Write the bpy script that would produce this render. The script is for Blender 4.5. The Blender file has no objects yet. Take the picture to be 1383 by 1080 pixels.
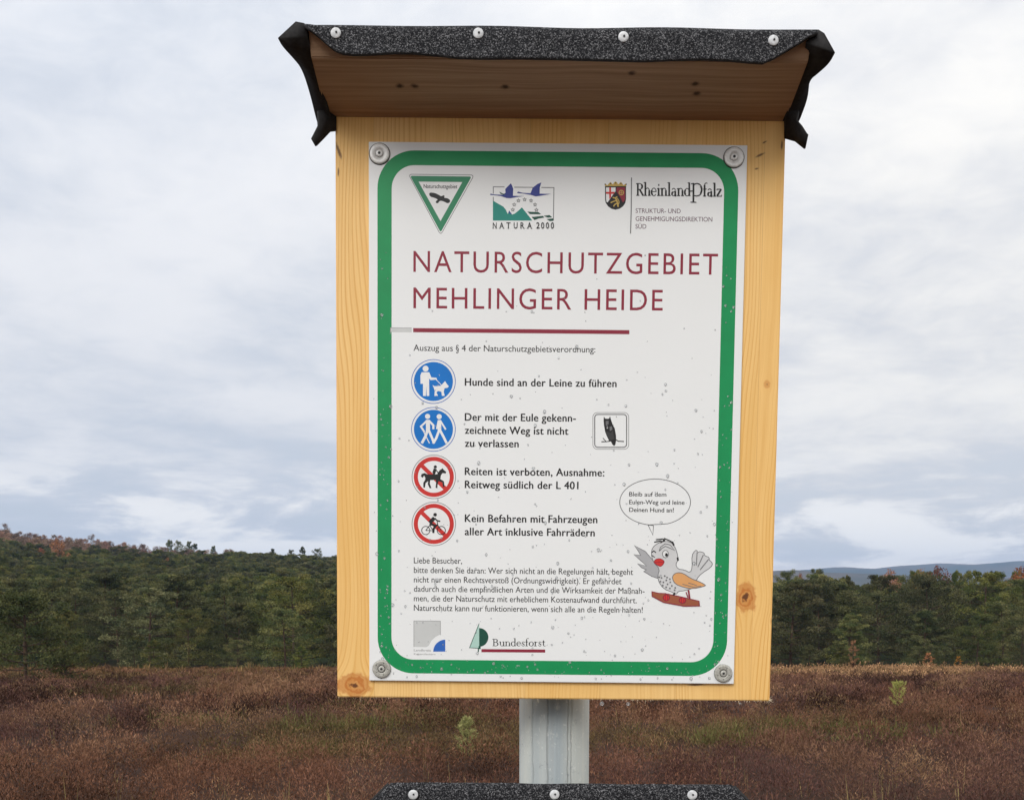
import bpy, bmesh, math, random
import numpy as np
from mathutils import Vector, Matrix
from mathutils.geometry import tessellate_polygon

random.seed(7)
S = bpy.context.scene
COL = S.collection
R = math.radians

# ------------------------------------------------------------------ camera
EYE = Vector((0, 0, 1.60))
F = 1390.0; CX, CY = 691.5, 922.0; PIT = R(4.3)
cd = bpy.data.cameras.new('camera'); cam = bpy.data.objects.new('camera', cd)
COL.objects.link(cam); S.camera = cam
cam.location = EYE; cam.rotation_euler = (R(90) - PIT, 0, 0)
cd.sensor_width = 36; cd.sensor_fit = 'HORIZONTAL'; cd.lens = 36 * F / 1383
cd.shift_x = 0.0; cd.shift_y = (CY - 540) / 1383
cd.clip_start = 0.05; cd.clip_end = 30000

# ------------------------------------------------------------------ light
SUN_EL, SUN_ROT = 36, 205          # sun behind the camera's right shoulder, veiled by cloud
S.view_settings.view_transform = 'Standard'; S.view_settings.look = 'None'
S.view_settings.gamma = 1; S.view_settings.use_curve_mapping = False
S.view_settings.exposure = 0.22
sl = bpy.data.lights.new('sun', 'SUN'); sun = bpy.data.objects.new('sun', sl); COL.objects.link(sun)
sl.energy = 1.5; sl.angle = R(28); sl.color = (1.0, 0.975, 0.935)
az = R(SUN_ROT)
sdir = Vector((math.sin(az) * math.cos(R(SUN_EL)), math.cos(az) * math.cos(R(SUN_EL)), math.sin(R(SUN_EL))))
sun.rotation_euler = sdir.to_track_quat('Z', 'Y').to_euler()
sun.location = sdir * 50

W_ = bpy.data.worlds.new('World'); S.world = W_; W_.use_nodes = True
nt = W_.node_tree; nt.nodes.clear()


class NG:
    """tiny node helper"""
    def __init__(s, tree): s.t = tree
    def n(s, typ, **kw):
        nd = s.t.nodes.new(typ)
        for k, v in kw.items(): setattr(nd, k, v)
        return nd
    def put(s, sock, v):
        if v is None: return
        if hasattr(v, 'is_linked') or isinstance(v, bpy.types.NodeSocket): s.t.links.new(v, sock)
        else: sock.default_value = v
    def m(s, op, a, b=None, c=None, clamp=False):
        nd = s.n('ShaderNodeMath', operation=op); nd.use_clamp = clamp
        s.put(nd.inputs[0], a); s.put(nd.inputs[1], b); s.put(nd.inputs[2], c)
        return nd.outputs[0]
    def xyz(s, x, y, z):
        nd = s.n('ShaderNodeCombineXYZ')
        for i, v in enumerate((x, y, z)): s.put(nd.inputs[i], v)
        return nd.outputs[0]
    def sep(s, v):
        nd = s.n('ShaderNodeSeparateXYZ'); s.t.links.new(v, nd.inputs[0]); return nd.outputs
    def noise(s, vec, scale, detail=3, rough=.5, dist=0.):
        nd = s.n('ShaderNodeTexNoise'); s.put(nd.inputs['Vector'], vec)
        nd.inputs['Scale'].default_value = scale; nd.inputs['Detail'].default_value = detail
        nd.inputs['Roughness'].default_value = rough; nd.inputs['Distortion'].default_value = dist
        return nd.outputs[0]
    def mapr(s, v, a, b, c=0., d=1., smooth=False):
        nd = s.n('ShaderNodeMapRange'); nd.clamp = True
        if smooth: nd.interpolation_type = 'SMOOTHSTEP'
        s.put(nd.inputs[0], v)
        for i, q in enumerate((a, b, c, d)): nd.inputs[i + 1].default_value = q
        return nd.outputs[0]
    def mix(s, f, a, b, mode='MIX'):
        nd = s.n('ShaderNodeMix', data_type='RGBA', blend_type=mode)
        s.put(nd.inputs[0], f); s.put(nd.inputs[6], a); s.put(nd.inputs[7], b)
        return nd.outputs[2]
    def ramp(s, v, stops):
        nd = s.n('ShaderNodeValToRGB'); s.put(nd.inputs[0], v); e = nd.color_ramp.elements
        while len(e) < len(stops): e.new(.5)
        for q, (p, c) in zip(e, stops): q.position = p; q.color = (*c, 1)
        return nd.outputs[0]


def rgb(c): return (c[0], c[1], c[2], 1)


g = NG(nt)
out = g.n('ShaderNodeOutputWorld')
skyt = g.n('ShaderNodeTexSky', sky_type='NISHITA'); skyt.sun_disc = False
skyt.sun_elevation = R(SUN_EL); skyt.sun_rotation = R(SUN_ROT)
bg1 = g.n('ShaderNodeBackground'); bg1.inputs[1].default_value = 0.10
nt.links.new(skyt.outputs[0], bg1.inputs[0])
tc = g.n('ShaderNodeTexCoord')
dx, dy, dz = g.sep(tc.outputs['Generated'])
zz = g.m('MAXIMUM', dz, 0.0)
den = g.m('ADD', zz, 0.16)
px = g.m('DIVIDE', dx, den); py = g.m('DIVIDE', dy, den)
cv = g.xyz(g.m('ADD', px, 3.7), py, 0.0)
big = g.noise(cv, 0.75, 6, .52, .35)
fine = g.noise(cv, 2.3, 7, .58, .3)
# layered ledges of cloud low over the horizon
lv = g.xyz(g.m('MULTIPLY', dx, 3.0), g.m('MULTIPLY', dy, 3.0), g.m('MULTIPLY', dz, 11.0))
low = g.noise(lv, 2.1, 7, .60, .35)
lowm = g.mapr(dz, .05, .20, 1, 0, True)
str_ = g.m('ADD', g.m('MULTIPLY', g.m('SUBTRACT', 1.0, lowm), g.m('ADD', g.m('MULTIPLY', big, .62), g.m('MULTIPLY', fine, .38))),
           g.m('MULTIPLY', lowm, low))
str_ = g.m('ADD', g.m('MULTIPLY', str_, .84), g.m('MULTIPLY', g.noise(cv, 7.5, 6, .62, .6), .16))
white = g.mapr(str_, .40, .61, 0, 1, True)
# warm veil towards the right (sunlit part of the cloud deck), bluish grey to the left
side = g.mapr(g.m('ADD', g.m('MULTIPLY', dx, 1.0), g.m('MULTIPLY', dz, .35)), -.25, .5, 0, 1, True)
dark_c = g.mix(side, rgb((.60, .64, .71)), rgb((.665, .68, .715)))
lite_c = g.mix(side, rgb((.79, .80, .83)), rgb((.90, .885, .855)))
cc = g.mix(white, dark_c, lite_c)
ledge = g.m('MULTIPLY', g.mapr(dz, .15, .07, 0, 1, True), g.mapr(low, .44, .56, .0, 1, True))
cc = g.mix(g.m('MULTIPLY', ledge, .85), cc, rgb((1.02, 1.0, .965)))
cc = g.mix(g.mapr(dz, 0, .05, 1, .0, True), cc, rgb((1.38, 1.20, 1.0)))
over = g.m('ADD', 0.90, g.m('MULTIPLY', g.m('POWER', zz, 2.3), .9))   # overcast deck is brighter overhead
bg2 = g.n('ShaderNodeBackground'); nt.links.new(cc, bg2.inputs[0]); nt.links.new(over, bg2.inputs[1])
cover = g.mapr(str_, .28, .48, .80, 1.0)
ms = g.n('ShaderNodeMixShader'); nt.links.new(cover, ms.inputs[0])
nt.links.new(bg1.outputs[0], ms.inputs[1]); nt.links.new(bg2.outputs[0], ms.inputs[2])
nt.links.new(ms.outputs[0], out.inputs[0])

S.cycles.max_bounces = 6; S.cycles.diffuse_bounces = 3; S.cycles.glossy_bounces = 3
S.cycles.transmission_bounces = 4; S.cycles.volume_bounces = 0
S.cycles.caustics_reflective = False; S.cycles.caustics_refractive = False


# ------------------------------------------------------------------ rays: photo pixel -> point of the place
def ray(x, y):
    a, b = (x - CX) / F, -(y - CY) / F
    return Vector((a, math.cos(PIT) + b * math.sin(PIT), -math.sin(PIT) + b * math.cos(PIT)))
def Wp(x, y, Y):
    d = ray(x, y); return EYE + d * (Y / d.y)


# ------------------------------------------------------------------ materials
def mat(name, rough=.6, metal=0., spec=None):
    m = bpy.data.materials.new(name); m.use_nodes = True
    b = m.node_tree.nodes['Principled BSDF']
    b.inputs['Roughness'].default_value = rough; b.inputs['Metallic'].default_value = metal
    if spec is not None: b.inputs['Specular IOR Level'].default_value = spec
    return m, NG(m.node_tree), b
def flat(name, c, rough=.35, metal=0., spec=None):
    m, g, b = mat(name, rough, metal, spec)
    co = g.n('ShaderNodeTexCoord').outputs['Object']
    n = g.noise(co, 60, 3)
    k = g.mapr(n, .3, .7, .94, 1.04)
    v = g.n('ShaderNodeVectorMath', operation='SCALE'); v.inputs[0].default_value = c; g.put(v.inputs['Scale'], k)
    g.put(b.inputs['Base Color'], v.outputs[0])
    return m
def bump(g, b, h, strength, dist):
    n = g.n('ShaderNodeBump'); n.inputs['Strength'].default_value = strength; n.inputs['Distance'].default_value = dist
    g.put(n.inputs['Height'], h); g.put(b.inputs['Normal'], n.outputs[0])


def wood(name, horizontal=False, knots=(), base=((.93, .60, .23), (.73, .385, .10)), marks=(), offs=0., seam=0.):
    """softwood; grain along z (or x when horizontal). knots: (u, v, radius_u, radius_v, strength)"""
    m, g, b = mat(name, .52, 0, .35)
    co = g.n('ShaderNodeTexCoord').outputs['Object']
    X, Y, Z = g.sep(co)
    u, v = (Z, X) if horizontal else (X, Z)
    sid = g.m('FLOOR', g.m('DIVIDE', g.m('SUBTRACT', u, seam), .0615))
    uu = g.m('ADD', u, g.m('MULTIPLY', sid, .377)); ring_tot = None; core_tot = None
    for (ku, kv, ru, rv, st) in knots:
        du = g.m('SUBTRACT', u, ku); dv = g.m('SUBTRACT', v, kv)
        au = g.m('DIVIDE', du, ru); av = g.m('DIVIDE', dv, rv)
        d2 = g.m('ADD', g.m('MULTIPLY', au, au), g.m('MULTIPLY', av, av))
        w = g.m('EXPONENT', g.m('MULTIPLY', d2, -.35))
        uu = g.m('SUBTRACT', uu, g.m('MULTIPLY', g.m('MULTIPLY', du, w), .85))
        nz = g.noise(co, 180, 3)
        r = g.m('ADD', g.m('SQRT', d2), g.m('MULTIPLY', g.m('SUBTRACT', nz, .5), 1.0))
        core = g.m('MULTIPLY', g.mapr(r, .75, 1.15, 1, 0, True), st)
        rings = g.m('MULTIPLY', core, g.mapr(g.m('SINE', g.m('MULTIPLY', r, 15)), -1, 1, .62, 1))
        ring_tot = rings if ring_tot is None else g.m('MAXIMUM', ring_tot, rings)
        c2 = g.m('MULTIPLY', g.mapr(r, .10, .30, 1, 0, True), st)
        core_tot = c2 if core_tot is None else g.m('MAXIMUM', core_tot, c2)
    wob = g.noise(g.xyz(g.m('MULTIPLY', uu, 9), g.m('MULTIPLY', v, 2.2), offs), 1, 2)
    us = g.m('ADD', uu, g.m('MULTIPLY', wob, .05))
    streak = g.noise(g.xyz(g.m('MULTIPLY', us, 210), g.m('MULTIPLY', v, 2.0), offs), 1, 3, .6)
    fibre = g.noise(g.xyz(g.m('MULTIPLY', us, 1300), g.m('MULTIPLY', v, 26), offs + 2), 1, 3, .6)
    clus = g.mapr(g.noise(g.xyz(g.m('MULTIPLY', us, 26), g.m('MULTIPLY', v, .8), offs + 5), 1, 2), .42, .62, .12, 1, True)
    lines = g.mapr(g.m('SINE', g.m('MULTIPLY', us, 2150)), .35, 1, 0, 1, True)
    a = g.m('ADD', g.mapr(streak, .40, .72, 0, .55), g.m('MULTIPLY', g.m('MULTIPLY', lines, clus), .85))
    a = g.m('ADD', a, g.mapr(fibre, .35, .75, -.08, .22), clamp=True)
    c = g.mix(a, rgb(base[0]), rgb(base[1]))
    tone = g.noise(g.xyz(g.m('MULTIPLY', uu, 12), g.m('MULTIPLY', v, 3.5), offs + 9), 1, 3)
    c = g.mix(g.mapr(tone, .35, .7, 0, .6), c, rgb((base[1][0] * 1.08, base[1][1] * 1.15, base[1][2] * 1.1)))
    c = g.mix(g.mapr(g.m('FRACT', g.m('MULTIPLY', sid, .618)), 0, 1, 0, .22), c, rgb((.97, .74, .39)))
    sf = g.m('ABSOLUTE', g.m('SUBTRACT', g.m('FRACT', g.m('ADD', g.m('DIVIDE', g.m('SUBTRACT', u, seam), .0615), .5)), .5))
    c = g.mix(g.mapr(sf, .002, .006, .35, 0), c, rgb((.45, .22, .06)))
    if knots:
        c = g.mix(g.m('MULTIPLY', ring_tot, .9), c, rgb((.50, .150, .022)))
        c = g.mix(g.m('MULTIPLY', core_tot, .9), c, rgb((.09, .03, .012)))
    for (ku, kv, ru, rv, ang) in marks:
        du = g.m('SUBTRACT', u, ku); dv = g.m('SUBTRACT', v, kv); ca, sa = math.cos(ang), math.sin(ang)
        au = g.m('DIVIDE', g.m('ADD', g.m('MULTIPLY', du, ca), g.m('MULTIPLY', dv, sa)), ru)
        av = g.m('DIVIDE', g.m('SUBTRACT', g.m('MULTIPLY', dv, ca), g.m('MULTIPLY', du, sa)), rv)
        d = g.m('ADD', g.m('SQRT', g.m('ADD', g.m('MULTIPLY', au, au), g.m('MULTIPLY', av, av))), g.m('MULTIPLY', g.noise(co, 300, 2), .8))
        c = g.mix(g.mapr(d, .7, 1.5, .85, 0, True), c, rgb((.11, .045, .02)))
    g.put(b.inputs['Base Color'], c)
    bump(g, b, g.m('ADD', fibre, g.m('MULTIPLY', a, -.6)), .35, .0006)
    return m


# ------------------------------------------------------------------ mesh gatherer
class MB:
    def __init__(s): s.v = []; s.f = []; s.mi = []; s.sm = []
    def add(s, vs, fs, mi=0, smooth=False):
        o = len(s.v); s.v += [tuple(p) for p in vs]
        for f in fs: s.f.append(tuple(o + i for i in f)); s.mi.append(mi); s.sm.append(smooth)
    def box(s, a, b, mi=0):
        (x0, y0, z0), (x1, y1, z1) = a, b
        s.add([(x0, y0, z0), (x1, y0, z0), (x1, y1, z0), (x0, y1, z0), (x0, y0, z1), (x1, y0, z1), (x1, y1, z1), (x0, y1, z1)],
              [(0, 3, 2, 1), (4, 5, 6, 7), (0, 1, 5, 4), (1, 2, 6, 5), (2, 3, 7, 6), (3, 0, 4, 7)], mi)
    def lathe(s, prof, c, axis='y', n=24, mi=0, smooth=True):
        """prof: (radius, offset along axis)"""
        vs = []; fs = []
        for r, h in prof:
            for k in range(n):
                a = 2 * math.pi * k / n; p, q = r * math.cos(a), r * math.sin(a)
                vs.append((c[0] + p, c[1] + h, c[2] + q) if axis == 'y' else (c[0] + p, c[1] + q, c[2] + h))
        for j in range(len(prof) - 1):
            for k in range(n):
                k2 = (k + 1) % n; f = (j * n + k, j * n + k2, (j + 1) * n + k2, (j + 1) * n + k)
                fs.append(f if axis == 'z' else f)
        fs.append(tuple(range(n))); fs.append(tuple((len(prof) - 1) * n + k for k in range(n)))
        s.add(vs, fs, mi, smooth)
    def build(s, name, mats, parent=None, bevel=0., fixn=False):
        me = bpy.data.meshes.new(name); me.from_pydata(s.v, [], s.f)
        for m in (mats if isinstance(mats, (list, tuple)) else [mats]): me.materials.append(m)
        me.polygons.foreach_set('material_index', s.mi); me.polygons.foreach_set('use_smooth', s.sm); me.update()
        if bevel or fixn:
            bm = bmesh.new(); bm.from_mesh(me)
            if bevel: bmesh.ops.bevel(bm, geom=bm.edges[:], offset=bevel, segments=2, affect='EDGES')
            bmesh.ops.recalc_face_normals(bm, faces=bm.faces[:]); bm.to_mesh(me); bm.free()
        o = bpy.data.objects.new(name, me); COL.objects.link(o)
        if parent is not None: o.parent = parent
        return o


def tag(o, label=None, cat=None, group=None, kind=None):
    if label: o['label'] = label
    if cat: o['category'] = cat
    if group: o['group'] = group
    if kind: o['kind'] = kind
    return o
def empty(name, loc, rot=(0, 0, 0)):
    o = bpy.data.objects.new(name, None); COL.objects.link(o); o.location = loc; o.rotation_euler = rot
    o.empty_display_size = .1
    return o


# ================================================================== TERRAIN
def _hash(i, j, s):
    n = (i * 374761393 + j * 668265263 + s * 1442695041) & 0xffffffff
    n = ((n ^ (n >> 13)) * 1274126177) & 0xffffffff
    return ((n ^ (n >> 16)) & 0xffff) / 65535.0
def vnoise(x, y, s=0):
    x = np.asarray(x, float); y = np.asarray(y, float)
    i = np.floor(x).astype(np.int64); j = np.floor(y).astype(np.int64)
    fx = x - i; fy = y - j; fx = fx * fx * (3 - 2 * fx); fy = fy * fy * (3 - 2 * fy)
    a, b, c, d = _hash(i, j, s), _hash(i + 1, j, s), _hash(i, j + 1, s), _hash(i + 1, j + 1, s)
    return (a * (1 - fx) + b * fx) * (1 - fy) + (c * (1 - fx) + d * fx) * fy
def fbm(x, y, s=0, o=4):
    t = 0; a = .5; k = 1.
    for q in range(o): t = t + a * vnoise(x * k, y * k, s + q * 17); a *= .5; k *= 2.03
    return t / (1 - .5 ** o)
def sstep(x, a, b):
    t = np.clip((x - a) / (b - a), 0, 1); return t * t * (3 - 2 * t)
SLOPE = .0412
def ground_z(x, y):
    x = np.asarray(x, float); y = np.asarray(y, float)
    d = np.clip(y, 0, 74)
    z = -SLOPE * d
    # wooded hill rising behind the heath, highest on the left
    ax = x / np.maximum(y, 30)                      # bearing
    S_ = np.interp(ax, [-1.2, -.62, -.50, -.43, -.33, -.26, -.188, 0, .22], [.75, 1.02, .96, .80, .635, .58, .53, .36, 0])
    hill = sstep(y, 78, 330) * (4.0 + 16.2 * S_)
    z = z + hill
    z = z - sstep(y, 420, 1500) * (6 + 12 * S_)
    z = z + (fbm(x * .12, y * .12, 3, 3) - .5) * .5 * sstep(y, 4, 20) * (1 - sstep(y, 74, 80) * .0)
    return z


def attr_mesh(name, V, Fc, col, m, parent=None, smooth=False):
    me = bpy.data.meshes.new(name)
    V = np.asarray(V, np.float32); Fc = np.asarray(Fc, np.int32); k = Fc.shape[1]
    me.vertices.add(len(V)); me.vertices.foreach_set('co', V.ravel())
    me.loops.add(Fc.size); me.loops.foreach_set('vertex_index', Fc.ravel())
    me.polygons.add(len(Fc)); me.polygons.foreach_set('loop_start', np.arange(0, Fc.size, k, dtype=np.int32))
    me.update(calc_edges=True)
    if smooth: me.polygons.foreach_set('use_smooth', np.ones(len(Fc), bool))
    if col is not None:
        at = me.attributes.new('tint', 'FLOAT_COLOR', 'POINT')
        c4 = np.ones((len(V), 4), np.float32); c4[:, :3] = col; at.data.foreach_set('color', c4.ravel())
    me.materials.append(m)
    if name is None: return me
    o = bpy.data.objects.new(name, me); COL.objects.link(o)
    if parent is not None: o.parent = parent
    return o


def tint_mat(name, rough=.8, gain=1., transl=0., objrand=False, spec=.2):
    m, g, b = mat(name, rough, 0, spec)
    a = g.n('ShaderNodeAttribute', attribute_name='tint').outputs['Color']
    if objrand:
        oi = g.n('ShaderNodeObjectInfo').outputs['Random']
        hs = g.n('ShaderNodeHueSaturation'); g.put(hs.inputs['Color'], a)
        g.put(hs.inputs['Hue'], g.mapr(oi, 0, 1, .475, .515)); g.put(hs.inputs['Value'], g.mapr(g.m('FRACT', g.m('MULTIPLY', oi, 7.31)), 0, 1, .6, 1.4))
        g.put(hs.inputs['Saturation'], g.mapr(g.m('FRACT', g.m('MULTIPLY', oi, 3.7)), 0, 1, .8, 1.1))
        a = hs.outputs[0]
    g.put(b.inputs['Base Color'], a)
    return m

# soil and litter under the heather
gm, g, b = mat('heath_soil', .95, 0, .1)
co = g.n('ShaderNodeNewGeometry').outputs['Position']
n1 = g.noise(co, .35, 5, .6); n2 = g.noise(co, 9, 5, .7); n3 = g.noise(co, .02, 4)
c = g.ramp(n1, [(.30, (.030, .016, .011)), (.5, (.060, .030, .019)), (.7, (.085, .045, .026))])
c = g.mix(g.mapr(n2, .3, .75, 0, .8), c, rgb((.030, .018, .014)))
far = g.mapr(g.m('ADD', g.sep(co)[1], g.m('MULTIPLY', n3, 30)), 84, 100, 0, 1)
c = g.mix(far, c, g.mix(n2, rgb((.020, .030, .014)), rgb((.045, .058, .026))))
g.put(b.inputs['Base Color'], c); bump(g, b, n2, .8, .05)

ys = np.concatenate([[-60, -30, -15, -6], np.linspace(0, 20, 41), 20 * np.exp(np.linspace(.03, math.log(7800 / 20), 130))])
us = np.linspace(-1, 1, 141)
YY, UU = np.meshgrid(ys, us, indexing='ij'); XX = UU * (np.abs(YY) * 1.0 + 45)
ZZ = ground_z(XX, YY)
V = np.stack([XX, YY, ZZ], -1).reshape(-1, 3); nu = len(us)
q = (np.arange(len(ys) - 1)[:, None] * nu + np.arange(nu - 1)[None]).ravel()
Fq = np.stack([q, q + 1, q + nu + 1, q + nu], -1)
tag(attr_mesh('ground', V, Fq, None, gm, smooth=True), kind='structure')

# far hills
hm, g, b = mat('far_hill_woods', .95, 0, .05)
co = g.n('ShaderNodeNewGeometry').outputs['Position']
c = g.mix(g.mapr(g.noise(co, .006, 6, .6), .35, .65), rgb((.035, .048, .026)), rgb((.10, .075, .045)))
g.put(b.inputs['Base Color'], c)
def hills(name, y0, y1, prof, seed, rough):
    ny, nx = 30, 260
    yy = np.linspace(y0, y1, ny); ax = np.linspace(-.95, .95, nx)
    A, Yg = np.meshgrid(ax, yy); X = A * (y0 + y1) / 2
    pxs, hs = zip(*prof)
    crest = np.interp(A * F + CX, pxs, hs)            # height of the crest in metres
    t = (Yg - y0) / (y1 - y0); env = np.sin(np.pi * t) ** .8
    Z = -25 + (crest + 25 + (fbm(X * .004, Yg * .004, seed, 5) - .5) * rough) * env
    V = np.stack([X, Yg, Z], -1).reshape(-1, 3)
    q = (np.arange(ny - 1)[:, None] * nx + np.arange(nx - 1)[None]).ravel()
    tag(attr_mesh(name, V, np.stack([q, q + 1, q + nx + 1, q + nx], -1), None, hm, smooth=True), kind='structure')
hz = lambda y, D: EYE.z + (817.5 - y) / F * D
hills('hills', 3400, 4600, [(-700, hz(790, 4000)), (300, hz(782, 4000)), (900, hz(776, 4000)), (1060, hz(771, 4000)), (1132, hz(764.8, 4000)), (1173, hz(768.5, 4000)),
      (1220, hz(765, 4000)), (1262, hz(761.5, 4000)), (1310, hz(762, 4000)), (1362, hz(758.5, 4000)), (1420, hz(757, 4000)), (1600, hz(768, 4000)), (2200, hz(785, 4000))], 5, 14)
hills('hills', 2000, 2600, [(-700, hz(795, 2300)), (800, hz(784, 2300)), (1000, hz(773, 2300)), (1070, hz(770.5, 2300)), (1110, hz(774, 2300)), (1200, hz(777, 2300)),
      (1400, hz(783, 2300)), (2200, hz(795, 2300))], 9, 6)

# ================================================================== HEATHER
hth = tint_mat('heather_twigs', 1., spec=.0)
rng = np.random.default_rng(3)
PAL = np.array([(.180, .086, .053), (.143, .069, .048), (.108, .054, .045), (.235, .128, .076), (.034, .019, .013), (.115, .088, .038), (.29, .18, .09)])
def heath_color(x, y, n):
    """colour of the plants at a spot: patches of rust, purple brown, dark with painted hollow shade, olive and straw"""
    a = fbm(x * .16, y * .10, 11, 4); b = fbm(x * .5, y * .35, 23, 4); c = fbm(x * .09, y * .12, 31, 3); d = fbm(x * 1.3, y * 1.1, 41, 2)
    base = np.where((a < .47)[:, None], PAL[2], PAL[1]); base = np.where((a > .53)[:, None], PAL[0], base)
    t = sstep(b, .52, .70)[:, None]; base = base * (1 - t) + PAL[3] * t
    t = (sstep(b, .42, .30) * .9)[:, None] if False else ((1 - sstep(b, .33, .45)) * .88)[:, None]; base = base * (1 - t) + PAL[4] * t  # dark patches: deep brown plants and the shade of hollows painted in
    t = (sstep(c, .56, .68) * .75)[:, None]; base = base * (1 - t) + PAL[5] * t
    t = (sstep(d, .66, .80) * .55)[:, None]; base = base * (1 - t) + PAL[6] * t
    # the far strip by the wood is lighter and grassier
    t = (sstep(y, 36, 66) * .35)[:, None]; base = base * (1 - t) + np.array((.20, .115, .055)) * t
    return base
def tufts(xs, ys, nst, h, wd, spread, jit=.35, seed=0, tri=1, colf=heath_color, droop=.0):
    """every tuft: nst upright tapering twigs splayed from one foot"""
    r = np.random.default_rng(seed); N = len(xs)
    base = colf(xs, ys, N) * (1 + (r.random((N, 1)) - .5) * jit)
    hh = h * (.6 + .8 * r.random(N)) * (.65 + .7 * fbm(xs * .6, ys * .6, 77, 2))
    X = np.repeat(xs, nst); Y = np.repeat(ys, nst); H = np.repeat(hh, nst) * (.55 + .65 * r.random(N * nst)); C = np.repeat(base, nst, 0) * (.65 + .7 * r.random((N * nst, 1)))
    M = N * nst
    ang = r.random(M) * 6.283; rad = spread * np.sqrt(r.random(M))
    fx = X + rad * np.cos(ang) * .5; fy = Y + rad * np.sin(ang) * .5
    tx = X + rad * np.cos(ang) * 1.5 + (r.random(M) - .5) * .06; ty = Y + rad * np.sin(ang) * 1.5 + (r.random(M) - .5) * .06
    H = H * (1 - .35 * (rad / spread) ** 2)
    gz = ground_z(fx, fy) - .02
    o = r.random(M) * 3.1416; w = wd * (.6 + .8 * r.random(M))
    wx = np.cos(o) * w; wy = np.sin(o) * w
    mx = fx * .45 + tx * .55; my = fy * .45 + ty * .55
    V = np.stack([np.stack([fx, fy, gz], -1), np.stack([mx - wx, my - wy, gz + H * .62], -1), np.stack([tx, ty, gz + H], -1), np.stack([mx + wx, my + wy, gz + H * .55], -1)], 1).reshape(-1, 3)
    Fc = np.arange(M * 4, dtype=np.int32).reshape(-1, 4)
    cc = np.repeat(C, 4, 0).reshape(M, 4, 3)
    return V, Fc, cc.reshape(-1, 3)
def scatter(y0, y1, dens, k=.62, add=1.5, seed=0):
    r = np.random.default_rng(seed); n = int(dens * (y1 - y0) * ((y0 + y1) * k + 2 * add))
    y = y0 + (y1 - y0) * r.random(int(n * 2.2)); x = (r.random(len(y)) * 2 - 1) * (y1 * k + add)
    ok = np.abs(x) < y * k + add; x, y = x[ok][:n], y[ok][:n]
    keep = np.hypot(x - .06, y - .92) > .35
    return x[keep], y[keep]
def join(parts):
    V = []; Fs = []; C = []; o = 0
    for v, f, c in parts: V.append(v); Fs.append(f + o); C.append(c); o += len(v)
    return np.concatenate(V), np.concatenate(Fs), np.concatenate(C)
def domes(y0, y1, dens, per, size, rad, hgt, seed, pts_=None, colf=None):
    """cushions of heather: short sprigs spread through a low dome, denser at its skin"""
    r = np.random.default_rng(seed); xs, ys = scatter(y0, y1, dens, seed=seed + 1) if pts_ is None else pts_; N = len(xs)
    base = (colf or heath_color)(xs, ys, N) * (1 + (r.random((N, 1)) - .5) * .62)
    Rr = rad * (.55 + .9 * r.random(N)); Hh = hgt * (.5 + .9 * r.random(N)) * (.40 + 1.2 * fbm(xs * .7, ys * .5, 77, 3))
    M = N * per; c = lambda a: np.repeat(a, per, 0)
    a = r.random(M) * 6.283; q = np.sqrt(r.random(M)); X = c(xs) + c(Rr) * q * np.cos(a); Y = c(ys) + c(Rr) * q * np.sin(a)
    env = np.sqrt(np.clip(1 - q ** 2 * .95, 0, 1)); Z = c(Hh) * env * (1 - .75 * r.random(M) ** 1.6)
    gz = ground_z(X, Y)
    ax = np.stack([np.cos(a) * q * .9, np.sin(a) * q * .9, np.ones(M)], -1) + r.normal(size=(M, 3)) * .38; ax /= np.linalg.norm(ax, axis=1, keepdims=True)
    sd = np.cross(ax, r.normal(size=(M, 3))); sd /= np.linalg.norm(sd, axis=1, keepdims=True)
    L = size[0] * (.5 + r.random(M))[:, None]; Wd = size[1] * (.6 + .8 * r.random(M))[:, None]
    p = np.stack([X, Y, gz + Z], -1)
    V = np.stack([p - ax * L * .5, p + sd * Wd * .5, p + ax * L * .5, p - sd * Wd * .5], 1).reshape(-1, 3)
    C = c(base) * (.68 + .64 * r.random((M, 1)))
    return V, np.arange(M * 4, dtype=np.int32).reshape(-1, 4), np.repeat(C, 4, 0)
parts = []
for (y0, y1, dens, per, size, rad, hgt) in ((1.2, 6.5, 5, 60, (.07, .012), .26, .30), (6.5, 13, 6.8, 270, (.038, .0072), .28, .46), (13, 24, 5, 145, (.058, .0115), .31, .46), (24, 44, 3.6, 70, (.10, .022), .34, .44), (44, 60, 1.9, 52, (.15, .04), .45, .34), (60, 76, 1.9, 44, (.15, .045), .45, .24)):
    parts.append(domes(y0, y1, dens, per, size, rad, hgt, int(y0 * 7)))
V, Fc, C = join(parts)
tag(attr_mesh('heather', V, Fc, C, hth), 'brown autumn heather covering the whole heath', 'heather', kind='stuff')

# straw-coloured grass: a band along the right-hand edge of the wood and scattered blades in the heather
gp = []
r = np.random.default_rng(55)
x = 12 + r.random(1700) * 46; y = 52 + 18 * r.random(1700)
k = fbm(x * .10, y * .35, 91, 3) > .50 - .12 * sstep(x, 14, 30); x, y = x[k], y[k]
straw = lambda x, y, n: np.array((.35, .205, .105)) * (.75 + .6 * vnoise(x * .6, y * .6, 5)[:, None])
gp.append(domes(0, 0, 0, 34, (.15, .05), .9, .44, 5, (x, y), straw))
x = -50 + r.random(900) * 60; y = 58 + 15 * r.random(900)
k = fbm(x * .12, y * .35, 95, 3) > .5; x, y = x[k], y[k]
gp.append(tufts(x, y, 10, .5, .022, .3, seed=6, colf=lambda x, y, n: np.array((.22, .14, .06)) * np.ones((len(x), 1))))
y = 8 + 30 * r.random(240) ** 1.3; x = (r.random(240) * 2 - 1) * y * .6
gp.append(tufts(x, y, 3, .48, .003, .08, seed=8, colf=lambda x, y, n: np.array((.27, .20, .09)) * np.ones((len(x), 1))))
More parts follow.
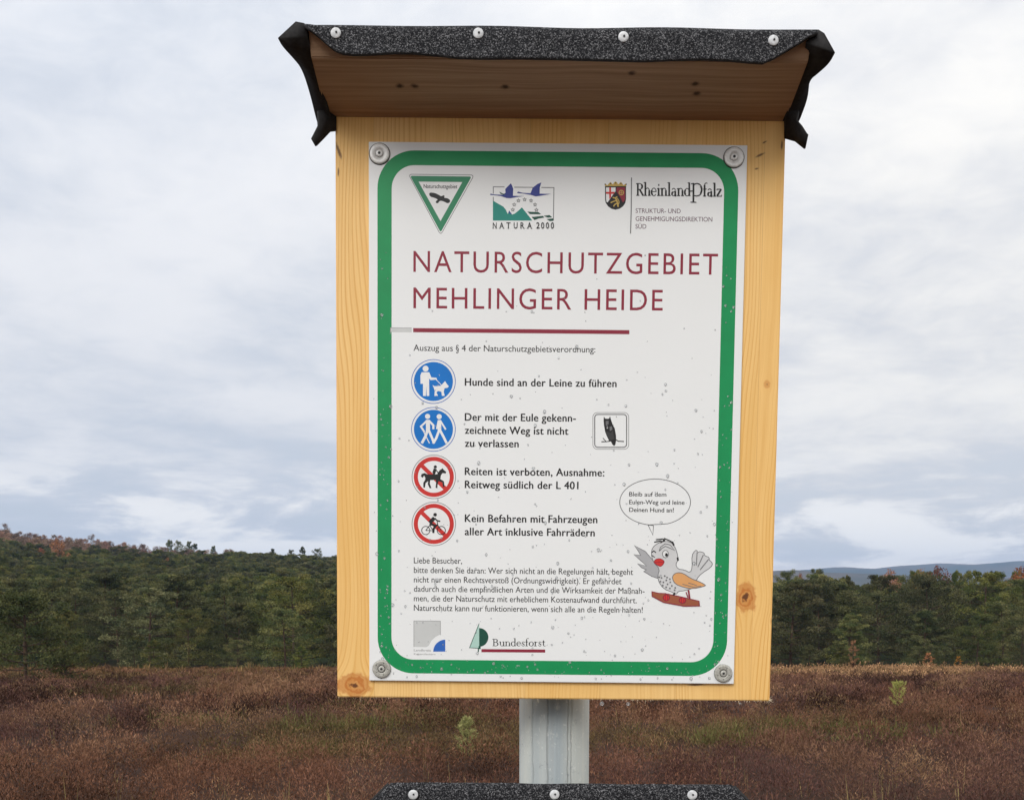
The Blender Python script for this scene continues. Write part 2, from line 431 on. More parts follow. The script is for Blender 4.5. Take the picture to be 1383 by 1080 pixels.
# greener cushions
for (pxx, pyy, D, n_, sp_) in ((445, 975, 21, 60, 1.2), (425, 1010, 17, 30, .7), (150, 940, 36, 60, 2.0), (600, 965, 24, 50, 1.3), (1000, 1000, 18, 50, 1.2), (1100, 985, 20, 40, 1.0), (1060, 906, 62, 70, 5), (480, 950, 28, 40, 1.6), (1180, 1010, 17, 30, .8), (250, 985, 22, 24, .9)):
    p = Wp(pxx, pyy, D); xx_ = p.x + r.normal(size=n_) * sp_ * .6; yy_ = D + r.normal(size=n_) * sp_ * .6
    gp.append(tufts(xx_, yy_, 26, .30, .0004 * D, .18, seed=int(pxx), colf=lambda x, y, n: np.array((.16, .15, .055)) * np.ones((len(x), 1))))
V, Fc, C = join(gp)
tag(attr_mesh('dry_grass', V, Fc, C, hth), 'pale straw and olive grass tufts between heather and wood', 'grass', kind='stuff')

# ================================================================== TREES
needle = tint_mat('pine_needles', .85, objrand=True, spec=.08)
leafm = tint_mat('autumn_leaves', .8, objrand=True, spec=.15)
barkm, g, b = mat('pine_bark', .9, 0, .1)
co = g.n('ShaderNodeTexCoord').outputs['Object']
nn = g.noise(g.xyz(*[g.m('MULTIPLY', q, k) for q, k in zip(g.sep(co), (14, 14, 4))]), 1, 4, .65)
g.put(b.inputs['Base Color'], g.ramp(nn, [(.3, (.035, .024, .018)), (.6, (.105, .068, .045)), (.8, (.16, .095, .055))])); bump(g, b, nn, .8, .03)

def tube_path(pts, rads, n=6):
    V = []; Fc = []; pts = [Vector(p) for p in pts]
    for i, p in enumerate(pts):
        d = (pts[min(i + 1, len(pts) - 1)] - pts[max(i - 1, 0)]).normalized()
        a = d.orthogonal().normalized(); b_ = d.cross(a)
        for k in range(n):
            t = 6.2832 * k / n; V.append(p + (a * math.cos(t) + b_ * math.sin(t)) * rads[i])
    for i in range(len(pts) - 1):
        for k in range(n):
            k2 = (k + 1) % n; Fc.append((i * n + k, i * n + k2, (i + 1) * n + k2, (i + 1) * n + k))
    return V, Fc
def leaves(centres, radii, per, size, cols, rs, flat_=.5, up=.35):
    """per slender leaf-sized faces through every clump"""
    N = len(centres); M = N * per
    c = np.repeat(centres, per, 0); rr = np.repeat(radii, per)
    d = rs.normal(size=(M, 3)); d /= np.linalg.norm(d, axis=1, keepdims=True)
    rad = rr * rs.random(M) ** .45
    p = c + d * rad[:, None] * np.array((1, 1, flat_))
    ax = d + np.array((0, 0, up)) + rs.normal(size=(M, 3)) * .55; ax /= np.linalg.norm(ax, axis=1, keepdims=True)
    sd = np.cross(ax, rs.normal(size=(M, 3))); sd /= np.linalg.norm(sd, axis=1, keepdims=True)
    L = size[0] * (.6 + .8 * rs.random(M))[:, None]; Wd = size[1] * (.6 + .8 * rs.random(M))[:, None]
    V = np.stack([p - ax * L * .5, p + sd * Wd * .5, p + ax * L * .5, p - sd * Wd * .5], 1).reshape(-1, 3)
    col = np.repeat(cols, per, 0) * (.7 + .6 * rs.random((M, 1)))
    return V, np.arange(M * 4, dtype=np.int32).reshape(-1, 4), np.repeat(col, 4, 0)
def make_pine(seed, h=6.5, w=2.4, low=.06, per=120, size=(.19, .05), dens=1., green=(.055, .070, .023), olive=(.158, .152, .050)):
    rs = np.random.default_rng(seed); rd = random.Random(seed)
    TV = []; TF = []
    def addt(p, r_, n=6):
        v, f = tube_path(p, r_, n); o = len(TV); TV.extend(v); TF.extend([tuple(i + o for i in q) for q in f])
    lean = (rd.uniform(-.2, .2), rd.uniform(-.2, .2))
    tp = lambda t: Vector((lean[0] * t * t * h * .3, lean[1] * t * t * h * .3, t * h * .97))
    addt([tp(t) - Vector((0, 0, .3 if t == 0 else 0)) for t in (0, .2, .45, .7, .9, 1)], [.13 * h / 6.5, .10 * h / 6.5, .08, .055, .03, .012], 7)
    cen = []; rad = []; lvl = []
    nw = int(9 * dens) + 2
    for i in range(nw):
        t = low + (1 - low) * ((i + .3 * rd.random()) / nw)
        prof = min(1, (1 - t) ** .62 * 1.25) * (0.82 + .18 * min(1, t / .2))
        nb = 4 + int(rd.random() * 2); a0 = rd.random() * 6.28
        for k in range(nb):
            a = a0 + k * 6.283 / nb + rd.uniform(-.35, .35); L = w * prof * rd.uniform(.55, 1.12)
            s0 = tp(t); rise = (.10 + .55 * t) * L * rd.uniform(.5, 1.2)
            e = s0 + Vector((math.cos(a) * L, math.sin(a) * L, rise)); mid = s0.lerp(e, .5) - Vector((0, 0, .08 * L))
            addt([s0, mid, e], [.035 * (1 - t) + .012, .02, .006], 4)
            for q, (ft, fr) in enumerate(((.55, .62), (.8, .72), (1.0, .62))):
                if q == 0 and rd.random() < .35: continue
                pnt = s0.lerp(e, ft) + Vector((rd.uniform(-.2, .2), rd.uniform(-.2, .2), rd.uniform(0, .2)))
                cen.append(pnt); rad.append(fr * rd.uniform(.7, 1.45) * (.42 + .5 * (1 - t)) * w / 2.4); lvl.append(t)
    for k in range(4):
        cen.append(tp(1) + Vector((rd.uniform(-.15, .15), rd.uniform(-.15, .15), -.15 * k))); rad.append(.26 * w / 2.4); lvl.append(1)
    cen = np.array([tuple(c) for c in cen]); rad = np.array(rad); lvl = np.array(lvl)
    mixv = np.clip(rs.random(len(cen)) * 1.3 - .25, 0, 1)[:, None]
    cols = np.array(green) * (1 - mixv) + np.array(olive) * mixv
    v, f, c = leaves(cen, rad, per, size, cols, rs)
    tm = bpy.data.meshes.new('trunk'); tm.from_pydata([tuple(p) for p in TV], [], TF); tm.materials.append(barkm)
    for p in tm.polygons: p.use_smooth = True
    o = attr_mesh('crown', v, f, c, needle); cm = o.data; bpy.data.objects.remove(o)
    return tm, cm
def make_broadleaf(seed, h, w, col, per=26, size=(.17, .13), nclump=60, low=.25):
    rs = np.random.default_rng(seed); rd = random.Random(seed); TV = []; TF = []
    def addt(p, r_, n=6):
        v, f = tube_path(p, r_, n); o = len(TV); TV.extend(v); TF.extend([tuple(i + o for i in q) for q in f])
    addt([(0, 0, -.3), (0.03 * h, 0, h * .3), (0, .02 * h, h * .65), (0, 0, h)], [h * .017, h * .012, h * .008, h * .002])
    cen = []; rad = []
    for k in range(nclump):
        t = low + (1 - low) * rd.random(); a = rd.random() * 6.283
        L = w * math.sin(math.pi * min(1, (t - low) / (1 - low) * .8 + .15)) * rd.uniform(.3, 1.05)
        e = Vector((math.cos(a) * L, math.sin(a) * L, t * h + L * .3)); s0 = Vector((0, 0, max(low * .6, t - .15) * h))
        if k % 2 == 0: addt([s0, s0.lerp(e, .5), e], [h * .004, h * .0025, h * .001], 4)
        cen.append(tuple(e)); rad.append(w * rd.uniform(.16, .32))
    cen = np.array(cen); mixv = rs.random((len(cen), 1)) * .6 + .7
    v, f, c = leaves(cen, np.array(rad), per, size, np.array([col]) * mixv, rs, .8, .0)
    tm = bpy.data.meshes.new('trunk'); tm.from_pydata([tuple(p) for p in TV], [], TF); tm.materials.append(barkm)
    o = attr_mesh('crown', v, f, c, leafm); cm = o.data; bpy.data.objects.remove(o)
    return tm, cm

def tree(name, proto, x, y, s=1., sz=None, rot=None, label='', cat='tree', group=None, sink=0.):
    z = float(ground_z(x, y)) - sink
    root = empty(name, (x, y, z), (0, 0, random.random() * 6.28 if rot is None else rot))
    root.scale = (s, s, sz if sz else s)
    for nm, me in zip(('trunk', 'crown'), proto):
        o = bpy.data.objects.new(nm, me); COL.objects.link(o); o.parent = root
    tag(root, label, cat, group); return root
def bear(px_, D): return (px_ - CX) / F * D

PINES = [make_pine(100 + i, h=6.5, w=(3.1, 2.3, 3.6, 2.7, 3.2, 2.4)[i], low=(.04, .05, .07, .03, .05, .10)[i], dens=(.75, 1., .7, .9, .8, 1.)[i]) for i in range(6)]
G_EDGE = 'dense green pines along the edge of the heath'
rd = random.Random(4)
# front rows of the wood
for row, (Y0, step, jit, hmin, hmax) in enumerate(((72.5, 4.6, 1.9, .55, .98), (78.5, 4.6, 1.8, .74, 1.08), (84, 4.6, 1.9, .86, 1.12), (90, 4.8, 1.9, .9, 1.15))):
    xw = Y0 * .60; x = -xw
    while x < xw:
        xx = x + rd.uniform(-jit, jit) * .6; yy = Y0 + rd.uniform(-jit, jit)
        s = rd.uniform(hmin, hmax) * (1.0 if xx < 10 else 1.02)
        b_ = xx / yy * F + CX
        if row == 0 and (470 < b_ < 1010) and rd.random() < .3: x += step; continue
        tree('pine_tree', PINES[rd.randrange(6)], xx, yy, s * rd.uniform(.95, 1.15), s,
             label=('dense green pine in the front rank of the wood beside the heath', 'green pine just behind the front rank of the wood', 'green pine in the thick of the wood behind the heath', 'green pine in the thick of the wood behind the heath')[row],
             group=(G_EDGE, 'pines just behind the front rank', 'pines in the thick of the wood', 'pines in the thick of the wood')[row])
        x += step * rd.uniform(.8, 1.2)

for i in range(22):
    xx = (-.56 + 1.12 * (i + rd.random()) / 22) * 69; b_ = xx / 69 * F + CX
    if 480 < b_ < 1010: continue
    s = rd.uniform(.16, .34); tree('young_pine', PINES[rd.randrange(6)], xx, 69.5 + rd.uniform(-1.6, 1.2), s * 1.1, s, label='young pine no taller than a bush at the foot of the wood', group='young pines along the foot of the wood')
# pines that stand apart
lone = make_pine(501, h=4.1, w=2.5, low=.20, per=110, size=(.15, .035), dens=.8, green=(.040, .055, .022), olive=(.095, .105, .042))
tree('pine_tree', lone, bear(33, 42), 42, 1.0, .92, rot=.6, label='broad pine with a bare dark foot standing out in the heather at far left')
low_p = make_pine(502, h=1.5, w=1.35, low=.08, per=50, size=(.15, .04), dens=.3)
tree('pine_bush', low_p, bear(88, 44), 44, 1.0, label='low dark pine bush leaning out of the heather beside the broad far-left pine', cat='bush')
def make_sapling(seed, h, spread, cols):
    rs = np.random.default_rng(seed); rd = random.Random(seed); TV = []; TF = []; cen = []; tips = []
    def addt(p, r_, n=5):
        v, f = tube_path(p, r_, n); o = len(TV); TV.extend(v); TF.extend([tuple(i + o for i in q) for q in f])
    addt([(0, 0, -.15), (.02, 0, h * .4), (0, .01, h * .95)], [.010, .007, .003])
    def shoot(a, b_, n):
        for i in range(n): cen.append(tuple(Vector(a).lerp(Vector(b_), (i + .5) / n)))
    shoot((0, 0, h * .45), (0, 0, h), 12)
    for t, L in ((.22, .8), (.42, 1.), (.60, .85), (.78, .6), (.92, .35)):
        nb = rd.choice((4, 5)); a0 = rd.random() * 6.28
        for k in range(nb):
            a = a0 + 6.283 * k / nb + rd.uniform(-.3, .3); l = spread * L * rd.uniform(.7, 1.1)
            s0 = Vector((0, 0, t * h)); e = s0 + Vector((math.cos(a) * l, math.sin(a) * l, l * rd.uniform(.9, 1.6)))
            addt([s0, s0.lerp(e, .5), e], [.004, .003, .0015], 4); shoot(s0.lerp(e, .35), e, 7)
    cen = np.array(cen); mixv = rs.random((len(cen), 1))
    v, f, c = leaves(cen, np.full(len(cen), .020 * h / .65), 8, (.075 * h / .65, .006 * h / .65), np.array(cols[0]) * mixv + np.array(cols[1]) * (1 - mixv), rs, 1., .9)
    tm = bpy.data.meshes.new('trunk'); tm.from_pydata([tuple(p) for p in TV], [], TF); tm.materials.append(barkm)
    o = attr_mesh('crown', v, f, c, sapm); cm = o.data; bpy.data.objects.remove(o)
    return tm, cm
sapm = tint_mat('sapling_needles', .9, spec=.05)
sap = make_sapling(503, .72, .17, ((.26, .27, .10), (.38, .36, .15)))
tree('pine_sapling', sap, bear(630, 13.8), 13.8, .95, label='small pale green pine sapling in the heather left of the post', cat='sapling')
sap2 = make_sapling(504, .80, .26, ((.30, .32, .08), (.48, .46, .15)))
tree('pine_sapling', sap2, bear(1214, 25), 25, .95, label='bright green pine sapling alone in the brown heather at right', cat='sapling')

# autumn coloured trees
OR = [make_broadleaf(600 + i, 7.0, 2.0, ((.27, .105, .035), (.34, .16, .05), (.22, .085, .045), (.24, .145, .098), (.19, .122, .085))[i]) for i in range(5)]
YB = make_broadleaf(620, 3.0, .55, (.42, .18, .04), per=34, size=(.09, .06), nclump=46, low=.1)
tree('birch_sapling', YB, bear(1153, 66.0), 66.0, .70, .66, label='tall narrow orange-leaved sapling in front of the right-hand pines', cat='sapling')
tree('birch_sapling', YB, bear(1247, 70.5), 69.5, .7, .42, label='short orange-leaved bush at the foot of the pines, middle one of three', cat='sapling')
tree('birch_sapling', YB, bear(1287, 71), 70.0, .5, .36, label='small orange-leaved bush at the foot of the pines, rightmost of three', cat='sapling')
for px_, D, s, sz, k, lab in ((1200, 108, .70, 1.16, 0, 'orange-crowned tree topping the right-hand pines, nearest the notice board'),
                          (1241, 110, .60, 1.15, 1, 'small orange crown between two others above the right-hand pines'),
                          (1266, 108, .85, 1.22, 0, 'round orange crown above the right-hand pines below the blue hills'),
                          (1376, 106, .95, 1.20, 0, 'orange crown at the right end of the wood'),
                          (1078, 125, .45, 1.12, 2, 'faint rusty crown in the wood just right of the notice board')):
    tree('autumn_tree', OR[k], bear(px_, D), D, s, sz, label=lab)
for px_, D, s, k, lab in ((83, 205, .95, 0, 'rust-red tree among green pines on the left hillside'),
                          (229, 200, .62, 1, 'pale orange tree low on the left hillside'), (60, 212, .6, 2, 'dull red tree beside the rust-red one on the left hillside'),
                          (12, 300, 1.0, 3, 'brownish bare-looking tree at the left end of the hilltop'), (130, 300, 1.0, 4, 'brownish bare-looking tree in the middle of the rusty hilltop band')):
    tree('autumn_tree', OR[k], bear(px_, D), D, s, 1.05 * s + .3, label=lab)

# ---- the wood behind, as one mass: instances picked from the crowns above
def forest_mass(name, protos, P, label, cat, mixw=None, seed=0):
    """P: (n,4) x, y, z, scale ; protos: list of meshes"""
    me = bpy.data.meshes.new(name); me.vertices.add(len(P)); me.vertices.foreach_set('co', np.ascontiguousarray(P[:, :3], np.float32).ravel())
    r = np.random.default_rng(seed)
    for nm, v in (('sc', P[:, 3]), ('rot', r.random(len(P)) * 6.283)):
        a = me.attributes.new(nm, 'FLOAT', 'POINT'); a.data.foreach_set('value', v.astype(np.float32))
    a = me.attributes.new('idx', 'INT', 'POINT'); a.data.foreach_set('value', r.integers(0, len(protos), len(P)).astype(np.int32))
    o = bpy.data.objects.new(name, me); COL.objects.link(o)
    t = bpy.data.node_groups.new(name, 'GeometryNodeTree')
    t.interface.new_socket('Geometry', in_out='INPUT', socket_type='NodeSocketGeometry'); t.interface.new_socket('Geometry', in_out='OUTPUT', socket_type='NodeSocketGeometry')
    N = t.nodes; L = t.links
    gi = N.new('NodeGroupInput'); go = N.new('NodeGroupOutput')
    g2i = N.new('GeometryNodeGeometryToInstance')
    for ob in reversed(protos):
        oi = N.new('GeometryNodeObjectInfo'); oi.inputs['Object'].default_value = ob; oi.transform_space = 'ORIGINAL'
        L.new(oi.outputs['Geometry'], g2i.inputs[0])
    iop = N.new('GeometryNodeInstanceOnPoints'); iop.inputs['Pick Instance'].default_value = True
    def at(nm, ty):
        n = N.new('GeometryNodeInputNamedAttribute'); n.data_type = ty; n.inputs['Name'].default_value = nm; return n.outputs['Attribute']
    L.new(gi.outputs[0], iop.inputs['Points']); L.new(g2i.outputs[0], iop.inputs['Instance'])
    L.new(at('idx', 'INT'), iop.inputs['Instance Index'])
    cx = N.new('ShaderNodeCombineXYZ'); L.new(at('rot', 'FLOAT'), cx.inputs[2]); L.new(cx.outputs[0], iop.inputs['Rotation'])
    L.new(at('sc', 'FLOAT'), iop.inputs['Scale'])
    L.new(iop.outputs[0], go.inputs[0])
    md = o.modifiers.new('grow', 'NODES'); md.node_group = t
    tag(o, label, cat, kind='stuff'); return o
crowns = [o for o in COL.objects if o.name.startswith('crown') and o.parent and o.parent.name.startswith('pine_tree')]
def first_with(me): return next(o for o in COL.objects if o.data == me)
far_pro = [first_with(p[1]) for p in PINES if any(o.data == p[1] for o in COL.objects)]
orange_pro = [first_with(p[1]) for p in OR[3:]]
r = np.random.default_rng(8)
def pts(n, y0, y1, smin, smax, k=.66, pw=1.):
    y = y0 + (y1 - y0) * r.random(n) ** pw; x = (r.random(n) * 2 - 1) * y * k
    return np.stack([x, y, ground_z(x, y) - .2, smin + (smax - smin) * r.random(n)], -1)
P = np.concatenate([pts(520, 94, 130, .85, 1.12), pts(1500, 130, 230, .85, 1.15), pts(3000, 230, 370, .8, 1.15)])
bx = P[:, 0] / P[:, 1] * F + CX
P = P[~((bx > 1000) & (P[:, 1] > 135) & (r.random(len(P)) < .6))]
bx = P[:, 0] / P[:, 1] * F + CX
# crest: the left part is a reddish stand of bare broadleaved trees
redzone = (bx < 330) & (P[:, 1] > 236 + 55 * sstep(bx, 60, 330)) & (P[:, 1] < 345) & (r.random(len(P)) < 1.1 - .35 * sstep(bx, 150, 330))
forest_mass('pine_wood', far_pro, P[~redzone], 'dense pine wood rising over the hillside behind the heath', 'wood', seed=1)
forest_mass('autumn_wood', orange_pro, P[redzone] * np.array((1, 1, 1, 1.0)), 'rusty band of autumn trees along the left hilltop', 'wood', seed=2)
# single tall pines cutting the skyline
for i, (px_, top) in enumerate(((8, 713), (233, 724), (245, 727), (258, 727), (265, 730), (370, 736), (395, 738), (410, 733), (430, 737), (290, 733))):
    D = 330; x = bear(px_, D); z = float(ground_z(x, D)); hh = (817.5 - top) / F * D + EYE.z - z
    tree('pine_tree', PINES[i % 6], x, D, .80, (hh - 1.1) / 6.5, label='slender dark pine breaking the skyline of the left-hand hill', group='skyline pines on the left hill')
for i, (px_, top) in enumerate(((1101, 768), (1179, 775), (1213, 776), (1232, 770), (1256, 772), (1288, 769), (1308, 770), (1333, 770), (1347, 772), (1367, 771), (1060, 772), (1140, 776))):
    D = 112; x = bear(px_, D); z = float(ground_z(x, D)); hh = (817.5 - top) / F * D + EYE.z - z
    tree('pine_tree', PINES[(i * 5) % 6], x, D, .62, hh / 6.5, label='dark pine top standing clear of the right-hand wood', group='pine tops above the right-hand wood')

# ================================================================== NOTICE BOARD
D = 0.836                       # distance of the plate's face
ROLL = R(0.53)
pA, pB = Wp(456.3, 940, D + .003), Wp(1041, 946.8, D + .003)
base = (pA + pB) / 2
board = empty('notice_board', (base.x, D, base.z), (0, ROLL, 0))
tag(board, 'wooden notice board with roofing-felt canopy and white reserve sign on a steel post', 'notice board')
MW = Matrix.Translation(board.location) @ Matrix.Rotation(ROLL, 4, 'Y'); MI = MW.inverted()
def L3(x, y, dy=0.):            # photo pixel on the plane dy behind the plate's face -> board coordinates
    d = ray(x, y); p = EYE + d * ((D + dy) / d.y); return MI @ p
def U(x, y, dy=0.): p = L3(x, y, dy); return (p.x, p.z)

# --- wooden panel
bl, br, tl, tr = U(456.3, 940, .003), U(1041, 946.8, .003), U(452, 157, .003), U(1060, 162, .003)
bx0 = (bl[0] + tl[0]) / 2; bx1 = (br[0] + tr[0]) / 2; bz0 = (bl[1] + br[1]) / 2; bz1 = (tl[1] + tr[1]) / 2
TH = .027
kn = []
for (kx, ky, ru, rv, st) in ((478, 925, .0145, .0100, 1.), (1008, 806, .0085, .0120, 1.), (1036, 519, .0028, .0034, .6), (1043, 838, .002, .003, .35)):
    q = U(kx, ky, .003); kn.append((q[0], q[1], ru, rv, st))
mk = []
for (kx, ky, ru, rv, an) in ((457.5, 204, .0016, .0085, .35), (1026, 210, .0050, .0011, .45), (1033, 192, .0026, .0009, .5), (1056, 196, .0010, .0050, 0), (457, 233, .0008, .004, 0), (1022, 228, .0022, .0009, .2), (940, 924, .010, .0012, .02)):
    q = U(kx, ky, .003); mk.append((q[0], q[1], ru, rv, an))
wood_front = wood('spruce_panel', False, kn, marks=mk, seam=U(1017, 800, .003)[0])
m = MB(); m.box((bx0, .003, bz0), (bx1, .003 + TH, bz1))
m.build('panel', wood_front, board, bevel=.0008)
# torn fibres hanging from the sawn lower edge
m = MB(); rr = random.Random(9)
fib = flat('torn_fibre', (.80, .66, .46), .8)
for k in range(230):
    t = rr.random(); x = bx0 + (bx1 - bx0) * (t if rr.random() < .5 else rr.choice((.22, .64, .70, .93, .97)) + rr.gauss(0, .03))
    x = min(max(x, bx0 + .001), bx1 - .001)
    y = .0035 + rr.random() * .004; l = rr.uniform(.0004, .0019) * (2.2 if rr.random() < .1 else 1); w = rr.uniform(.0001, .0003); s = rr.uniform(-.0012, .0012)
    m.add([(x - w, y, bz0 + .0004), (x + w, y, bz0 + .0004), (x + s, y - .0003, bz0 - l), (x, y + w * 2, bz0 + .0004)], [(0, 1, 2), (1, 3, 2), (3, 0, 2)])
for dx_, dz_ in ((.0035, .0018), (.004, -.0018), (.0025, .0042), (.0035, .0002), (.001, -.003)):
    w = .0003; m.add([(bx1 - .001, .004, bz0 + .0005), (bx1 - .001, .004, bz0 + .0005 + w * 2), (bx1 + dx_, .0035, bz0 + dz_), (bx1 - .001, .0048, bz0 + .0006)], [(0, 1, 2), (1, 3, 2), (3, 0, 2)])
tag(m.build('wood_fibre', fib, board), kind='stuff')

# --- canopy: a roof board rising towards the viewer, felt over it
P_ = .068                       # how far the canopy stands out
rb = [L3(443, 158, .003), L3(1068, 163, .003)]                      # underside, at the panel
rf = [L3(413, 62, -P_), L3(1090, 68, -P_)]                          # underside, front edge
zb = (rb[0].z + rb[1].z) / 2; zf = (rf[0].z + rf[1].z) / 2
xl = (rb[0].x + rf[0].x) / 2; xr = (rb[1].x + rf[1].x) / 2
TB = .0135
yb, yf = .003 + .016, -P_
sl_ = (zf - zb) / (-P_ - .003)
zat = lambda y: zb + (y - .003) * sl_
m = MB(); z0f, z0b = zat(yf), zat(yb)
m.add([(xl, yf + .011, zat(yf + .011)), (xr, yf + .011, zat(yf + .011)), (xr, yb, z0b), (xl, yb, z0b), (xl, yf, z0f + TB), (xr, yf, z0f + TB), (xr, yb, z0b + TB), (xl, yb, z0b + TB)],
      [(0, 3, 2, 1), (4, 5, 6, 7), (0, 1, 5, 4), (1, 2, 6, 5), (2, 3, 7, 6), (3, 0, 4, 7)])  # front edge undercut: the felt's shade on it is put into the shape
rk = []
for (kx, ky, dpt) in ((540, 121, .03), (560, 122, .03), (682, 123, .03), (939, 114, .035), (941, 129, .025), (853, 98, .045)):
    q = L3(kx, ky, -dpt); rk.append((q.x, q.y, .0035, .0016, 0.))
wr, g_, b_ = None, None, None
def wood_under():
    m_, g, b = mat('shade_brown_roof_board', .75, 0, .2)
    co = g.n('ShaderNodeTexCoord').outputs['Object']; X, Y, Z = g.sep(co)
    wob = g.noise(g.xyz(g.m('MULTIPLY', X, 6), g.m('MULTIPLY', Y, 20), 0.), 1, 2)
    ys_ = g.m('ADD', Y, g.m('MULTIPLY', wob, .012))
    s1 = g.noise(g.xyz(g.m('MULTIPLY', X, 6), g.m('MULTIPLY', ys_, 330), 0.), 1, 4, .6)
    c = g.ramp(s1, [(.3, (.36, .225, .135)), (.55, (.48, .31, .195)), (.8, (.60, .41, .27))])  # browner than the panel: weathering plus canopy shade put into the colour
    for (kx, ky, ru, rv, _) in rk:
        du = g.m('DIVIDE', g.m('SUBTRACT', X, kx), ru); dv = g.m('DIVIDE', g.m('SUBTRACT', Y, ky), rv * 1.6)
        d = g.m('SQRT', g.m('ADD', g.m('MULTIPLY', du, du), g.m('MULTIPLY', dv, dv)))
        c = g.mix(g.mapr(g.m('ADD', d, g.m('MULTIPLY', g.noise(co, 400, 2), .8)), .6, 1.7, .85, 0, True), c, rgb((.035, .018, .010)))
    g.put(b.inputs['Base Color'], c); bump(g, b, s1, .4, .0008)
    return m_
shade_brown = wood_under()
m.build('roof_board', shade_brown, board, bevel=.0008)

# mineral roofing felt
felt, g, b = mat('roofing_felt', .95, 0, .25)
co = g.n('ShaderNodeTexCoord').outputs['Object']
v1 = g.n('ShaderNodeTexVoronoi'); v1.inputs['Scale'].default_value = 1500; g.put(v1.inputs['Vector'], co)
v2 = g.n('ShaderNodeTexNoise'); v2.inputs['Scale'].default_value = 900; v2.inputs['Detail'].default_value = 5; v2.inputs['Roughness'].default_value = .8; g.put(v2.inputs['Vector'], co)
grain = g.m('ADD', g.m('MULTIPLY', g.sep(v1.outputs['Color'])[0], .55), g.m('MULTIPLY', v2.outputs[0], .6))
c = g.ramp(grain, [(.42, (.008, .008, .010)), (.60, (.022, .023, .026)), (.74, (.075, .075, .08)), (.90, (.26, .26, .27))])
g.put(b.inputs['Base Color'], c); bump(g, b, grain, .9, .0009)
felt_in, g, b = mat('felt_back', .85, 0, .25)
co = g.n('ShaderNodeTexCoord').outputs['Object']
g.put(b.inputs['Base Color'], g.mix(g.noise(co, 300, 4), rgb((.012, .012, .013)), rgb((.050, .048, .048)))); bump(g, b, g.noise(co, 500, 3), .4, .0006)

def grid_sheet(rows, closed=False):
    n = len(rows[0]); vs = [p for r_ in rows for p in r_]
    fs = [(j * n + i, j * n + i + 1, (j + 1) * n + i + 1, (j + 1) * n + i) for j in range(len(rows) - 1) for i in range(n - 1)]
    return vs, fs
def solidify(o, t, off=-1, inner=None):
    md = o.modifiers.new('thick', 'SOLIDIFY'); md.thickness = t; md.offset = off
    md.use_even_offset = False
    if inner is not None: md.material_offset = inner; md.material_offset_rim = inner
def bake(o):
    dg = bpy.context.evaluated_depsgraph_get(); me = bpy.data.meshes.new_from_object(o.evaluated_get(dg))
    o.modifiers.clear(); o.data = me
def smooth_sub(o, lv=2):
    md = o.modifiers.new('sub', 'SUBSURF'); md.levels = lv; md.render_levels = lv

# felt on top + front flap: one sheet, profile from back to the hem
NX = 60
top_l, top_r = L3(411, 33.5, -P_ - .002), L3(1104, 41.5, -P_ - .002)
hem_px = [(411, 36), (420, 42), (430, 50), (442, 61), (452, 69), (463, 73.5), (478, 75), (500, 74.5), (530, 72.5), (560, 73), (590, 76), (620, 79), (650, 80), (700, 79.5), (740, 80.5), (780, 81.5), (830, 82.5), (870, 83.5), (910, 82), (950, 81), (985, 82.5), (1010, 85), (1030, 86.5), (1045, 80), (1062, 70), (1080, 59), (1093, 50), (1104, 45.5)]
hx = [p[0] for p in hem_px]; hy = [p[1] for p in hem_px]
rows = []
zt = lambda y: zat(y) + TB + .0012
x0f, x1f = top_l.x, top_r.x
ztop = (top_l.z + top_r.z) / 2
cols_px = sorted(set([411 + (1104 - 411) * i / NX for i in range(NX + 1)] + hx))
fr = random.Random(2)
def rowp(f): return [f(c_) for c_ in cols_px]
def xpx(c_, y_): return L3(c_, 60, y_).x
side_w = lambda t: t
rows.append(rowp(lambda c_: (xl + (xr - xl) * (c_ - 411) / 693, yb + .004, zt(yb))))
rows.append(rowp(lambda c_: (xl + (xr - xl) * (c_ - 411) / 693, .0, zt(0) + .0008 * math.sin(c_ * .05))))
rows.append(rowp(lambda c_: (x0f + (x1f - x0f) * (c_ - 411) / 693, yf + .006, ztop - .0006)))
def fy(c_): return -P_ - .0022 - .0010 * math.sin(c_ * .021 + 1) * .6
rows.append(rowp(lambda c_: (x0f + (x1f - x0f) * (c_ - 411) / 693, fy(c_) + .0012, ztop - .0004 + .0003 * math.sin(c_ * .03))))
for t in (.12, .4, .7, .93, 1.0):
    def pt(c_, t=t):
        hyv = np.interp(c_, hx, hy); ty = 34.5 + (42 - 34.5) * (c_ - 411) / 693
        y_ = fy(c_) - .0016 * t ** 2 * (1 + .5 * math.sin(c_ * .04))
        q = L3(c_, ty + (hyv - ty) * t, y_); return (q.x, q.y, q.z)
    rows.append(rowp(pt))
vs, fs = grid_sheet(rows)
m = MB(); m.add(vs, fs, 0, True)
